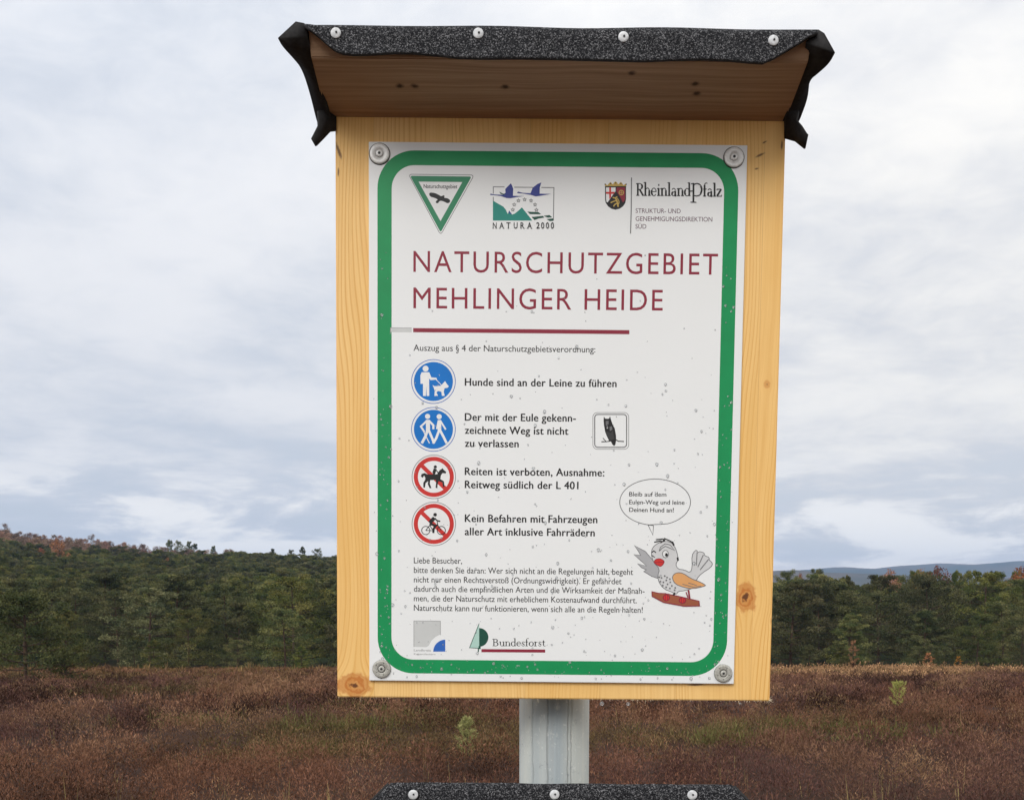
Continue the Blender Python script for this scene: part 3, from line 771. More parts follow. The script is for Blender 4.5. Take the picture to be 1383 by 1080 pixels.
# side flaps: T top edge of the board, B outermost, A underside; then hanging rear corner
def side(depths, T, B, Bo, A):
    rws = []
    for t, a_, b_, c_, d_ in zip(depths, T, B, Bo, A):
        y_ = -P_ + (P_ + .003) * t
        rws.append([tuple(L3(*a_, y_)), tuple(L3(*b_, y_ - .001)), tuple(L3(*c_, y_)), tuple(L3(*d_, y_ + .001))])
    cols = []
    for k in range(4):
        p = [Vector(r_[k]) for r_ in rws]
        for _ in range(2): p = [p[0]] + [w for i in range(len(p) - 1) for w in (p[i].lerp(p[i + 1], .25), p[i].lerp(p[i + 1], .75))] + [p[-1]]
        cols.append(p)
    v, f = grid_sheet([[tuple(c_[j]) for c_ in cols] for j in range(len(cols[0]))]); return v, f + [(0, 1, 2, 3)]
dp = (0, .12, .30, .50, .75, .92, 1.0)
v_, f_ = side(dp, [(411, 33.5), (412, 40), (420, 58), (426, 75), (436, 105), (443, 128), (446, 135)],
              [(400, 31.5), (398, 36), (405, 62), (412, 88), (424, 118), (430, 140), (436, 150)],
              [(377, 52), (383, 62), (397, 77), (410, 93), (421, 128), (428, 158), (431, 168)],
              [(416, 48), (418, 66), (424, 84), (431, 108), (441, 138), (447, 158), (452, 163)])
m.add(v_, f_, 1, True)
v_, f_ = side(dp, [(1104, 42), (1101, 48), (1093, 62), (1087, 80), (1077, 108), (1068, 132), (1065, 140)],
              [(1112, 47), (1112, 52), (1104, 66), (1096, 90), (1087, 118), (1078, 140), (1074, 150)],
              [(1126, 71), (1119, 84), (1106, 96), (1091, 108), (1090, 130), (1080, 158), (1077, 164)],
              [(1089, 56), (1088, 68), (1083, 88), (1076, 112), (1067, 138), (1059, 158), (1057, 163)])
m.add(v_, f_, 1, True)
# hanging rear corners
def tail(pxs, y_):
    vs = [tuple(L3(a_, b_, y_ + c_)) for a_, b_, c_ in pxs]; return vs
lv_ = tail([(441, 150, -.004), (429, 150, -.010), (430, 170, -.010), (421, 187, -.013), (427, 197.5, -.010), (437, 187, -.004), (446, 178, 0), (453.5, 177, .0025), (453.5, 158, .0025)], .0)
m.add(lv_, [(0, 1, 2), (0, 2, 5), (2, 3, 4), (2, 4, 5), (0, 5, 6), (0, 6, 8), (6, 7, 8)], 1, True)
rv_ = tail([(1064, 150, -.004), (1079, 150, -.010), (1076, 163, -.010), (1082, 170, -.014), (1091.5, 182, -.012), (1087, 201, -.008), (1075, 191, -.003), (1060.5, 187.5, .0025), (1060.5, 160, .0025)], .0)
m.add(rv_, [(0, 2, 1), (0, 6, 2), (2, 6, 3), (3, 6, 5), (3, 5, 4), (0, 7, 6), (0, 8, 7)], 1, True)
fo = m.build('roofing_felt', [felt, felt_in], board)
bm = bmesh.new(); bm.from_mesh(fo.data); bmesh.ops.recalc_face_normals(bm, faces=bm.faces[:]); bm.to_mesh(fo.data); bm.free()
solidify(fo, .0022, 0, 1); bake(fo)

zinc, g, b = mat('zinc_nail', .55, .0, .4)
co = g.n('ShaderNodeTexCoord').outputs['Object']
g.put(b.inputs['Base Color'], g.mix(g.mapr(g.noise(co, 420, 4), .35, .65), rgb((.52, .53, .54)), rgb((.72, .73, .74))))
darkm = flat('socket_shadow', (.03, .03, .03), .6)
def nail(pxx, pyy, parent, Lf, dy, off=(0, 0)):
    q = Lf(pxx, pyy, dy); r_ = .0037
    m = MB(); m.lathe([(r_, .0006), (r_, -.0002), (r_ * .95, -.00045), (r_ * .5, -.0006), (.0002, -.00065)], q, n=20)
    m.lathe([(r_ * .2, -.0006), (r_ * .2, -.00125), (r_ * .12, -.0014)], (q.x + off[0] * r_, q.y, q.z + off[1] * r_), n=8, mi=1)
    return m.build('felt_nail', [zinc, darkm], parent, fixn=True)
for (a_, b_) in ((453.5, 44.7), (646, 45.2), (842, 50), (1044.5, 54.7)):
    nail(a_, b_, fo, L3, fy(a_) - .0018, (.12, .05))

# --- sign plate
pts4 = [U(496.5, 191), U(1008.4, 196.5), U(992, 923), U(500.3, 918.5)]
sx0 = (pts4[0][0] + pts4[3][0]) / 2; sx1 = (pts4[1][0] + pts4[2][0]) / 2; sz0 = (pts4[2][1] + pts4[3][1]) / 2; sz1 = (pts4[0][1] + pts4[1][1]) / 2
platem, g, b = mat('plate_enamel', .34, 0, .45)
co = g.n('ShaderNodeTexCoord').outputs['Object']
n1 = g.noise(co, 14, 4); n2 = g.noise(co, 900, 3)
g.put(b.inputs['Base Color'], g.mix(n1, rgb((.80, .81, .80)), rgb((.84, .85, .85)))); bump(g, b, g.noise(co, 300, 4), .12, .0004)
m = MB(); m.box((sx0, 0, sz0), (sx1, .0030, sz1))
plate = m.build('sign_plate', platem, board, bevel=.0003)

PC = dict(green=(.006, .27, .085), green2=(.035, .235, .115), white=(.82, .82, .815), maroon=(.26, .022, .045), red=(.58, .035, .030), blue=(.003, .17, .56), black=(.018, .017, .018),
          navy=(.035, .05, .25), teal=(.02, .25, .20), mint=(.42, .62, .55), dkgreen=(.012, .075, .05), grey=(.30, .30, .30), lgrey=(.58, .59, .58), mgrey=(.16, .16, .165), plum=(.14, .07, .10),
          gold=(.55, .38, .10), orange=(.72, .36, .14), brown=(.33, .10, .05), bird=(.62, .62, .62), wing=(.42, .42, .43), owl=(.045, .045, .045), blue2=(.03, .13, .48))
PM = {}
def pm(n):
    if n not in PM: PM[n] = flat('print_' + n, PC[n], .36, 0, .3)
    return PM[n]

class Print:
    """flat print on the plate; every layer lies a hair above the one below"""
    def __init__(s, ox=0, oy=0, k=1.): s.v = []; s.f = []; s.mi = []; s.mats = []; s.lv = 1; s.ox = ox; s.oy = oy; s.k = k
    def P(s, p): return U(s.ox + p[0] / s.k, s.oy + p[1] / s.k)
    def _add(s, uv, faces, mt):
        if mt not in s.mats: s.mats.append(mt)
        i = s.mats.index(mt); o = len(s.v); y = -.000008 * s.lv - .00002; s.lv += 1
        s.v += [(u, y, w) for u, w in uv]
        for f in faces: s.f.append(tuple(o + q for q in f)); s.mi.append(i)
    def poly(s, pts, mt, smooth=0, raw=False):
        if smooth: pts = chaikin(pts, smooth, True)
        uv = pts if raw else [s.P(p) for p in pts]
        tri = tessellate_polygon([[Vector((u, w, 0)) for u, w in uv]]); s._add(uv, [tuple(t) for t in tri], mt)
    def line(s, pts, w, mt, closed=False, smooth=0, raw=False):
        if smooth: pts = chaikin(pts, smooth, closed)
        uv = [Vector(p if raw else s.P(p)) for p in pts]; n = len(uv)
        hw = (w if raw else w / s.k * .000597) / 2; out_ = []
        ws = hw if not isinstance(hw, list) else hw
        for i in range(n):
            a = uv[i - 1] if (i > 0 or closed) else None; c_ = uv[(i + 1) % n] if (i < n - 1 or closed) else None
            d1 = (uv[i] - a).normalized() if a is not None and (uv[i] - a).length > 1e-9 else None
            d2 = (c_ - uv[i]).normalized() if c_ is not None and (c_ - uv[i]).length > 1e-9 else None
            if d1 is None: d1 = d2
            if d2 is None: d2 = d1
            n1 = Vector((-d1.y, d1.x)); n2 = Vector((-d2.y, d2.x)); mm = n1 + n2
            mm = mm.normalized() if mm.length > 1e-6 else n1
            kk = 1 / max(.55, mm.dot(n1)); out_ += [tuple(uv[i] + mm * hw * kk), tuple(uv[i] - mm * hw * kk)]
        fs = [(2 * i, 2 * i + 1, 2 * ((i + 1) % n) + 1, 2 * ((i + 1) % n)) for i in range(n if closed else n - 1)]
        s._add(out_, fs, mt)
    def disc(s, c_, r, mt, n=40, sy=1.):
        s.poly([(c_[0] + r * math.cos(6.28319 * i / n), c_[1] + r * sy * math.sin(6.28319 * i / n)) for i in range(n)], mt)
    def ring(s, c_, r, w, mt, n=56, sy=1.):
        s.line([(c_[0] + r * math.cos(6.28319 * i / n), c_[1] + r * sy * math.sin(6.28319 * i / n)) for i in range(n)], w, mt, True)
    def text(s, txt, x0, yb_, x1, cap, mt, bold=0., track=1.):
        cu = bpy.data.curves.new('t', 'FONT'); cu.body = txt; cu.size = 1; cu.resolution_u = 4; cu.space_character = track
        o = bpy.data.objects.new('t', cu); COL.objects.link(o)
        dg = bpy.context.evaluated_depsgraph_get(); me = bpy.data.meshes.new_from_object(o.evaluated_get(dg))
        v = np.array([q.co[:2] for q in me.vertices]); fs = [tuple(p.vertices) for p in me.polygons]
        bpy.data.objects.remove(o); bpy.data.curves.remove(cu); bpy.data.meshes.remove(me)
        if not len(v): return
        p0 = s.P((x0, yb_)); p1 = s.P((x1, yb_)); ph = s.P((x0, yb_ - cap))
        kx = (p1[0] - p0[0]) / (v[:, 0].max() - v[:, 0].min()); ky = (ph[1] - p0[1]) / .690
        for q, r_ in ((-bold, 0), (bold, 0), (0, bold * .8)) if bold else ((0, 0),):
            uv = [(p0[0] + (a + q - v[:, 0].min()) * kx, p0[1] + (b_ + r_) * ky) for a, b_ in v]
            s._add(uv, fs, mt)
    def build(s, name, label=None):
        me = bpy.data.meshes.new(name); me.from_pydata(s.v, [], s.f)
        for q in s.mats: me.materials.append(pm(q))
        me.polygons.foreach_set('material_index', s.mi); me.update()
        bm = bmesh.new(); bm.from_mesh(me)
        for f in bm.faces:
            f.normal_update()
            if f.normal.y > 0: f.normal_flip()
        bm.to_mesh(me); bm.free()
        o = bpy.data.objects.new(name, me); COL.objects.link(o); o.parent = plate
        if label: o['label'] = label
        return o
def chaikin(p, n, closed):
    for _ in range(n):
        q = []; m_ = len(p)
        if not closed: q.append(p[0])
        for i in range(m_ if closed else m_ - 1):
            a, b_ = p[i], p[(i + 1) % m_]
            q += [(a[0] * .75 + b_[0] * .25, a[1] * .75 + b_[1] * .25), (a[0] * .25 + b_[0] * .75, a[1] * .25 + b_[1] * .75)]
        if not closed: q.append(p[-1])
        p = q
    return p
def rrect(x0, z0, x1, z1, r_, n=10):
    pts = []
    for cx_, cz_, a0 in ((x1 - r_, z1 - r_, 0), (x0 + r_, z1 - r_, 90), (x0 + r_, z0 + r_, 180), (x1 - r_, z0 + r_, 270)):
        for i in range(n + 1):
            a = R(a0 + 90 * i / n); pts.append((cx_ + r_ * math.cos(a), cz_ + r_ * math.sin(a)))
    return pts

# green frame
o4 = [U(508.8, 202.8), U(997.0, 207.5), U(982.3, 911.5), U(511.0, 909.5)]
gx0 = (o4[0][0] + o4[3][0]) / 2; gx1 = (o4[1][0] + o4[2][0]) / 2; gz0 = (o4[2][1] + o4[3][1]) / 2; gz1 = (o4[0][1] + o4[1][1]) / 2
gw = .0112
p = Print(); p.line(rrect(gx0 + gw / 2, gz0 + gw / 2, gx1 - gw / 2, gz1 - gw / 2, .0235, 14), gw, 'green', True, raw=True)
p.build('green_border')

p = Print()
p.text('NATURSCHUTZGEBIET', 558.3, 367.2, 969.3, 28.6, 'maroon', 0, 1.16)
p.text('MEHLINGER HEIDE', 558.3, 416.2, 895, 28.2, 'maroon', 0, 1.13)
p.build('title_lettering', 'large maroon capitals NATURSCHUTZGEBIET MEHLINGER HEIDE')
p = Print(); p.poly([(558, 443), (850, 445.8), (850, 451.3), (558, 448.6)], 'maroon')
p.poly([(527, 442.6), (556, 442.9), (556, 448.6), (527, 448.3)], 'lgrey'); p.line([(527, 442.6), (556, 442.9)], .7, 'grey'); p.line([(527.4, 442.6), (527.2, 451)], .7, 'grey')
p.build('rule_line')
p = Print()
p.text('Auszug aus § 4 der Naturschutzgebietsverordnung:', 558.5, 473.6, 804, 8.4, 'black', .006)
p.build('small_lettering', 'line beginning Auszug aus')
for t, x1, yb_ in (('Hunde sind an der Leine zu führen', 832.5, 520.8), ('Der mit der Eule gekenn-', 777.5, 568), ('zeichnete Weg ist nicht', 767.4, 585.7), ('zu verlassen', 700.3, 603.3),
                  ('Reiten ist verboten, Ausnahme:', 816, 641.3), ('Reitweg südlich der L 401', 781, 659), ('Kein Befahren mit Fahrzeugen', 806.5, 704.6), ('aller Art inklusive Fahrrädern', 803, 722.4)):
    p = Print(); p.text(t, 628, yb_, x1, 10.2, 'black', .026, 1.05); p.build('rule_text', 'black line reading ' + t)
for t, x1, yb_ in (('Liebe Besucher,', 624, 760.3), ('bitte denken Sie daran: Wer sich nicht an die Regelungen hält, begeht', 855, 773.2), ('nicht nur einen Rechtsverstoß (Ordnungswidrigkeit). Er gefährdet', 839.4, 786),
                  ('dadurch auch die empfindlichen Arten und die Wirksamkeit der Maßnah-', 870.5, 798.6), ('men, die der Naturschutz mit erheblichem Kostenaufwand durchführt.', 860, 811.4),
                  ('Naturschutz kann nur funktionieren, wenn sich alle an die Regeln halten!', 868, 824.3)):
    p = Print(); p.text(t, 559, yb_, x1, 8.1, 'black', .006); p.build('small_text', 'small line beginning ' + ' '.join(t.split()[:3]).strip(','))
# reserve triangle
p = Print(545, 228, 11.736)
def rtri(a, b_, c_, k):
    pts = []
    for q0, q1, q2 in ((c_, a, b_), (a, b_, c_), (b_, c_, a)):
        v0 = Vector(q0) - Vector(q1); v1 = Vector(q2) - Vector(q1)
        s_ = Vector(q1) + v0.normalized() * k; e_ = Vector(q1) + v1.normalized() * k
        for i in range(7):
            t = i / 6; pts.append(tuple((1 - t) ** 2 * s_ + 2 * t * (1 - t) * Vector(q1) + t * t * e_))
    return pts
p.line(rtri((78, 88), (1120, 100), (588, 1050), 60), 9, 'mgrey', True)
p.poly(rtri((103, 112), (1080, 124), (588, 1010), 40), 'green2')
p.poly([(238, 205), (932, 212), (586, 830)], 'white')
p.text('Naturschutzgebiet', 320, 308, 852, 62, 'black', .018)
p.poly([(405, 375), (500, 385), (560, 415), (600, 440), (630, 418), (655, 432), (640, 460), (700, 468), (738, 495), (738, 530), (700, 552), (640, 520), (590, 505), (562, 520), (548, 548), (512, 545), (510, 515), (550, 490), (500, 465), (412, 438)], 'black', 1)
p.build('reserve_triangle', 'green triangle with black flying bird of prey')
# bird and mountains logo
p = Print(655, 240, 13.83)
p.line([(365, 175), (150, 172)], 14, 'mgrey'); p.line([(155, 172), (155, 300)], 14, 'mgrey'); p.line([(155, 360), (155, 440)], 14, 'mgrey')
p.line([(545, 180), (895, 183)], 14, 'mgrey'); p.line([(1055, 185), (1288, 188), (1278, 800)], 14, 'mgrey')
p.poly([(148, 430), (250, 490), (340, 540), (390, 600), (425, 680), (450, 620), (510, 690), (560, 670), (620, 620), (690, 556), (780, 670), (885, 802), (148, 802)], 'teal')
p.poly([(450, 612), (500, 680), (470, 685), (442, 650)], 'navy')
for q in ([(790, 635), (1000, 645), (1050, 685), (840, 682)], [(870, 735), (1080, 715), (1110, 745), (1000, 765), (925, 795)], [(1090, 712), (1205, 700), (1255, 742), (1170, 748)], [(1150, 775), (1278, 760), (1278, 806), (1210, 812)]):
    p.poly(q, 'dkgreen')
p.poly([(92, 322), (105, 300), (180, 316), (330, 322), (385, 285), (378, 215), (440, 150), (485, 105), (505, 150), (527, 205), (522, 340), (732, 345), (600, 362), (480, 386), (400, 382), (300, 346), (180, 330)], 'navy')
p.poly([(268, 262), (330, 298), (385, 308), (350, 325), (288, 302)], 'dkgreen')
p.poly([(600, 288), (615, 262), (700, 284), (850, 294), (890, 190), (985, 118), (1052, 92), (1025, 180), (1020, 300), (1242, 306), (1100, 328), (950, 352), (850, 322), (700, 297)], 'navy')
for (a_, b_) in ((520, 600), (545, 505), (625, 430), (740, 410), (860, 430), (935, 505), (960, 605)):
    st = [(a_ + (34 if i % 2 == 0 else 15) * math.sin(i * .6283), b_ - (34 if i % 2 == 0 else 15) * math.cos(i * .6283)) for i in range(10)]
    p.line(st, 9, 'mgrey', True)
for ch, cx_ in zip('NATURA2000', (182, 312, 437, 572, 697, 832, 988, 1077, 1166, 1258)):
    hw = {'T': 38, 'A': 40, '0': 28, '2': 30}.get(ch, 34)
    p.text(ch, cx_ - hw, 950, cx_ + hw, 112, 'black', .012)
    if ch in 'NATURA':
        for q in {'N': (-30, 30), 'A': (-36, 36), 'T': (0,), 'U': (), 'R': (-24, 32)}[ch]: p.line([(cx_ + q - 15, 948), (cx_ + q + 15, 948)], 8, 'black')
p.build('nature_network_logo', 'logo of two blue geese over teal mountains, NATURA 2000')
# state arms and serif word
p = Print(808, 236, 12.857)
sh = [(118, 200), (483, 200), (483, 430), (470, 490), (430, 550), (370, 592), (300, 610), (230, 592), (170, 550), (130, 490), (118, 430)]
p.poly(sh, 'black')
p.poly([(118, 210), (112, 150), (160, 185), (185, 150), (210, 128), (235, 150), (255, 170), (280, 130), (302, 118), (325, 135), (345, 170), (370, 145), (392, 128), (415, 150), (438, 182), (490, 150), (484, 210)], 'gold')
for q in ((120, 170), (210, 155), (302, 145), (392, 155), (484, 170)): p.disc(q, 12, 'black', 8)
p.line([(118, 208), (484, 208)], 14, 'black')
p.poly([(135, 222), (300, 222), (300, 290), (225, 390), (165, 480), (145, 480), (135, 430)], 'white')
p.poly([(190, 222), (222, 222), (222, 300), (290, 300), (268, 335), (222, 335), (222, 390), (192, 430), (190, 335), (135, 335), (135, 300), (190, 300)], 'red')
p.poly([(318, 222), (468, 222), (468, 430), (445, 470), (425, 480), (380, 390), (312, 290)], 'maroon')
p.ring((400, 312), 40, 14, 'gold', 16); p.line([(400, 272), (400, 352)], 8, 'gold'); p.line([(360, 312), (440, 312)], 8, 'gold')
p.line([(250, 395), (290, 410), (330, 385)], 20, 'gold', smooth=2); p.line([(300, 410), (330, 470), (345, 560)], 24, 'gold', smooth=2); p.line([(318, 450), (250, 470), (215, 490)], 18, 'gold', smooth=1)
p.line([(320, 500), (285, 520), (265, 555)], 20, 'gold', smooth=1); p.line([(330, 410), (365, 470), (350, 520)], 14, 'gold', smooth=1)
p.line([(577, 52), (572, 600), (560, 1022)], 16, 'mgrey')
p.build('state_arms', 'small shield with cross, wheel and lion')
# serif lettering drawn with thick and thin strokes: x, y in units of cap height, baseline 0
TK, TN = .135, .065
def arc(cx_, cy_, rx, ry, a0, a1, n=10): return [(cx_ + rx * math.cos(R(a0 + (a1 - a0) * i / n)), cy_ + ry * math.sin(R(a0 + (a1 - a0) * i / n))) for i in range(n + 1)]
XH = .62
def stem(x, h, top=True, foot=True, b0=0.):
    q = [(TK, [(x, b0), (x, h)])]
    if foot: q.append((TN, [(x - .13, b0 + .03), (x + .13, b0 + .03)]))
    if top: q.append((TN, [(x - .14, h - .05), (x, h - .015)]))
    return q
SG = {
 'R': (.62, stem(.13, .98) + [(TN, [(0, .96), (.3, .96)]), (TN, [(.13, .96)] + arc(.28, .73, .22, .23, 90, -90) + [(.13, .50)]), (TK, arc(.28, .73, .215, .2, 50, -50, 6)), (TK, [(.28, .50), (.56, .03)]), (TN, [(.5, .03), (.68, .03)])]),
 'B': (.66, stem(.13, .98) + [(TN, [(0, .96), (.3, .96)]), (TN, [(.13, .96), (.26, .96)] + arc(.28, .74, .2, .22, 90, -90) + [(.13, .52)]), (TK, arc(.28, .74, .195, .2, 50, -50, 6)), (TN, [(.13, .52)] + arc(.3, .27, .24, .25, 90, -90) + [(.13, .03)]), (TK, arc(.3, .27, .235, .22, 50, -50, 6))]),
 'h': (.58, stem(.13, 1.08) + [(TN, [(.13, .44)] + arc(.30, .42, .15, .19, 150, 0)), (TK, [(.45, .44), (.45, 0)]), (TN, [(.34, .03), (.57, .03)])]),
 'n': (.58, stem(.13, XH) + [(TN, [(.13, .44)] + arc(.30, .42, .15, .19, 150, 0)), (TK, [(.45, .44), (.45, 0)]), (TN, [(.34, .03), (.57, .03)])]),
 'u': (.58, [(TK, [(.13, XH), (.13, .2)]), (TN, [(0, XH - .03), (.13, XH - .03)]), (TN, arc(.28, .2, .15, .18, 180, 340)), (TK, [(.45, XH), (.45, 0)]), (TN, [(.32, XH - .03), (.45, XH - .03)]), (TN, [(.45, .03), (.56, .03)])]),
 'e': (.50, [(TN, [(.06, .34), (.43, .34)]), (TN, arc(.25, .31, .19, .30, 0, 180)), (TK, arc(.25, .31, .19, .28, 150, 235)), (TN, arc(.25, .31, .19, .30, 225, 325))]),
 'i': (.29, stem(.14, XH) + [(TK, [(.10, .86), (.20, .86)])]),
 'l': (.29, stem(.14, 1.08)),
 'a': (.49, [(TK, [(.35, .42), (.35, .04), (.45, .03)]), (TN, arc(.22, .44, .14, .16, 10, 160)), (TN, [(.35, .36), (.18, .30)]), (TK, arc(.19, .17, .11, .14, 100, 220)), (TN, arc(.2, .17, .12, .15, 220, 340))]),
 'd': (.57, [(TK, [(.43, 1.08), (.43, 0)]), (TN, [(.30, 1.04), (.43, 1.06)]), (TN, [(.43, .03), (.54, .05)]), (TN, arc(.25, .31, .19, .30, 30, 330)), (TK, arc(.25, .31, .185, .27, 135, 225))]),
 'f': (.34, stem(.13, .9, top=False) + [(TN, arc(.27, .88, .14, .18, 180, 50)), (TN, [(.0, .58), (.30, .58)])]),
 'z': (.47, [(TN, [(.05, .50), (.06, .58), (.42, .58)]), (TK, [(.40, .57), (.06, .05)]), (TN, [(.04, .03), (.42, .03), (.45, .14)])]),
 's': (.40, [(TN, [(.34, .48), (.30, .58)] + arc(.19, .46, .12, .13, 70, 180)), (TK, [(.08, .42), (.30, .22)]), (TN, arc(.19, .15, .13, .13, 10, -120) + [(.05, .12), (.04, .2)])]),
 'o': (.54, [(TN, arc(.26, .31, .21, .30, 0, 360, 18)), (TK, arc(.26, .31, .2, .26, 135, 225)), (TK, arc(.26, .31, .2, .26, -45, 45))]),
 'r': (.40, stem(.13, XH) + [(TN, [(.13, .42), (.24, .56), (.36, .56)])]),
 't': (.34, [(TK, [(.15, .80), (.15, .12)]), (TN, arc(.26, .13, .11, .11, 180, 320)), (TN, [(.02, .58), (.30, .58)])]),
}
def serif(p, txt, x0, yb_, x1, cap, mt, slope=0.):
    tot = sum(SG[c_][0] for c_ in txt); k = (x1 - x0) / tot; x = x0
    lv0 = p.lv; n_ = 0
    for c_ in txt:
        w_, st = SG[c_]
        for (wd, pts_) in st:
            p.lv = lv0 + n_ % 14; n_ += 1
            p.line([(x + a * k, yb_ - b_ * cap + slope * (x - x0)) for a, b_ in pts_], wd * cap * 1.0, mt)
        x += w_ * k
    p.lv = lv0 + 14
p = Print()
serif(p, 'Rheinland', 859.3, 264.6, 933.2, 17.2, 'black', .008)
serif(p, 'falz', 949.5, 265.6, 975, 17.2, 'black', .008)
p.line([(936.6, 247.5), (936.4, 273.4)], 2.3, 'black'); p.line([(932.5, 273.2), (940.5, 273.4)], 1.1, 'black'); p.line([(933.2, 248.6), (936.6, 247.8)], 1.1, 'black')
p.line([(936.6, 250.2), (940, 247.9), (944.5, 248.6), (947.8, 252.6), (948.2, 258), (946, 263), (942, 265), (936.6, 264.4)], 1.3, 'black', smooth=1)
p.line([(946.6, 251.6), (948.0, 256.5), (946.2, 262)], 2.2, 'black', smooth=1); p.line([(930, 258.2), (937.5, 258.4)], 1.2, 'black')
p.build('serif_lettering', 'black serif word RheinlandPfalz')
p = Print()
p.text('STRUKTUR- UND', 858.4, 287.6, 919.2, 6.1, 'plum', .004); p.text('GENEHMIGUNGSDIREKTION', 858.4, 298.4, 962, 6.1, 'plum', .004); p.text('SÜD', 858.2, 308.8, 872.8, 6.1, 'plum', .004)
p.build('small_lettering', 'three small lines of capitals under the serif word')

# round pictograms
def round_sign(cx_, cy_, kind):
    p = Print()
    if kind == 'blue':
        p.ring((cx_, cy_), 29.6, .9, 'blue2'); p.disc((cx_, cy_), 28.9, 'white', 56); p.disc((cx_, cy_), 26.4, 'blue', 56)
    else:
        p.ring((cx_, cy_), 29.4, .8, 'mgrey'); p.disc((cx_, cy_), 28.8, 'white', 56); p.disc((cx_, cy_), 27.1, 'red', 56); p.disc((cx_, cy_), 21.5, 'white', 56)
        p.line([(cx_ - 19.6, cy_ - 18.4), (cx_ + 17.4, cy_ + 17.6)], 5.4, 'red')
    return p
p = round_sign(585.4, 515.1, 'blue'); p.ox, p.oy, p.k = 550, 480, 8.06
p.disc((200, 143), 32, 'white', 20)
p.poly([(158, 182), (240, 182), (262, 238), (318, 243), (325, 262), (255, 268), (238, 250), (240, 440), (212, 440), (207, 330), (203, 440), (172, 440), (172, 308), (145, 308), (143, 215)], 'white')
p.line([(315, 262), (372, 322)], 7, 'white')
p.poly([(275, 322), (300, 334), (365, 330), (385, 308), (412, 278), (428, 305), (452, 335), (440, 350), (405, 356), (398, 395), (408, 438), (378, 440), (372, 395), (335, 385), (318, 402), (335, 438), (295, 440), (300, 385), (288, 348)], 'white')
p.build('pictogram', 'blue disc with white person leading a dog')
p = round_sign(585.4, 579.6, 'blue'); p.ox, p.oy, p.k = 550, 480, 8.06
p.disc((222, 662), 28, 'white', 18); p.disc((348, 665), 28, 'white', 18)
for w_, q in ((44, [(225, 700), (226, 830)]), (20, [(212, 712), (148, 772), (188, 832)]), (10, [(180, 830), (242, 955)]), (22, [(240, 712), (285, 760), (284, 802)]), (28, [(218, 822), (198, 880), (158, 955)]), (26, [(238, 822), (272, 900), (292, 955)]),
              (38, [(350, 702), (352, 828)]), (18, [(362, 712), (420, 806)]), (16, [(338, 716), (322, 800)]), (26, [(345, 822), (315, 900), (282, 955)]), (26, [(362, 822), (398, 890), (430, 955)])):
    p.line(q, w_, 'white')
p.build('pictogram', 'blue disc with two white hikers')
p = round_sign(585.9, 643.7, 'red'); p.ox, p.oy, p.k = 550, 610, 8.3
p.poly([(153, 275), (160, 248), (195, 237), (225, 250), (270, 252), (335, 250), (362, 208), (398, 182), (405, 197), (438, 225), (432, 242), (398, 237), (378, 262), (372, 305), (412, 330), (418, 395), (400, 390), (393, 342), (352, 328), (340, 370), (338, 408), (318, 402), (323, 350), (320, 314), (258, 316), (253, 355), (272, 406), (252, 408), (230, 362), (235, 328), (207, 350), (198, 402), (180, 398), (180, 345), (200, 315), (203, 290), (188, 264), (176, 292)], 'black')
p.disc((315, 168), 18, 'black', 16); p.line([(314, 188), (298, 240)], 34, 'black'); p.line([(322, 200), (350, 240)], 11, 'black'); p.line([(300, 235), (300, 290)], 22, 'black')
p.build('pictogram', 'red prohibition disc with black horse and rider')
p = round_sign(585.9, 707.1, 'red'); p.ox, p.oy, p.k = 550, 610, 8.3
p.ring((208, 880), 46, 9, 'black', 24); p.ring((382, 880), 46, 9, 'black', 24)
p.line([(208, 880), (252, 822), (338, 815), (382, 880)], 9, 'black'); p.line([(252, 822), (290, 882), (340, 815)], 9, 'black'); p.line([(208, 880), (290, 882)], 8, 'black'); p.line([(335, 780), (345, 830)], 9, 'black')
p.disc((313, 703), 20, 'black', 16); p.line([(305, 738), (252, 795)], 42, 'black'); p.line([(308, 742), (335, 770), (370, 778)], 15, 'black'); p.line([(252, 800), (318, 828), (296, 862), (292, 908)], 24, 'black')
p.build('pictogram', 'red prohibition disc with black cyclist')
# owl waymark
p = Print(795, 550, 17.42)
def rr_px(a, b_, c_, d_, r_): return rrect(a, b_, c_, d_, r_, 6)
p.line(rr_px(100, 122, 943, 982, 105), 15, 'grey', True); p.line(rr_px(143, 165, 893, 938, 75), 24, 'mgrey', True)
p.line([(300, 806), (420, 806), (530, 785)], 24, 'owl'); p.line([(335, 720), (405, 795)], 18, 'owl'); p.line([(635, 755), (700, 795), (832, 802)], 24, 'owl')
p.poly([(358, 212), (388, 262), (440, 268), (480, 262), (505, 208), (522, 275), (560, 390), (612, 490), (642, 640), (648, 770), (628, 880), (595, 906), (560, 870), (520, 795), (480, 782), (420, 660), (385, 560), (362, 420), (352, 300)], 'black')
p.poly([(400, 320), (470, 315), (470, 395), (405, 430)], 'mgrey'); p.poly([(405, 560), (520, 600), (570, 540), (600, 740), (545, 770), (480, 760), (430, 660)], 'owl'); p.poly([(490, 460), (545, 440), (560, 520), (500, 560)], 'mgrey')
p.poly([(425, 475), (455, 470), (452, 495), (428, 498)], 'lgrey')
p.build('owl_waymark', 'rounded square outline with black owl on a branch')
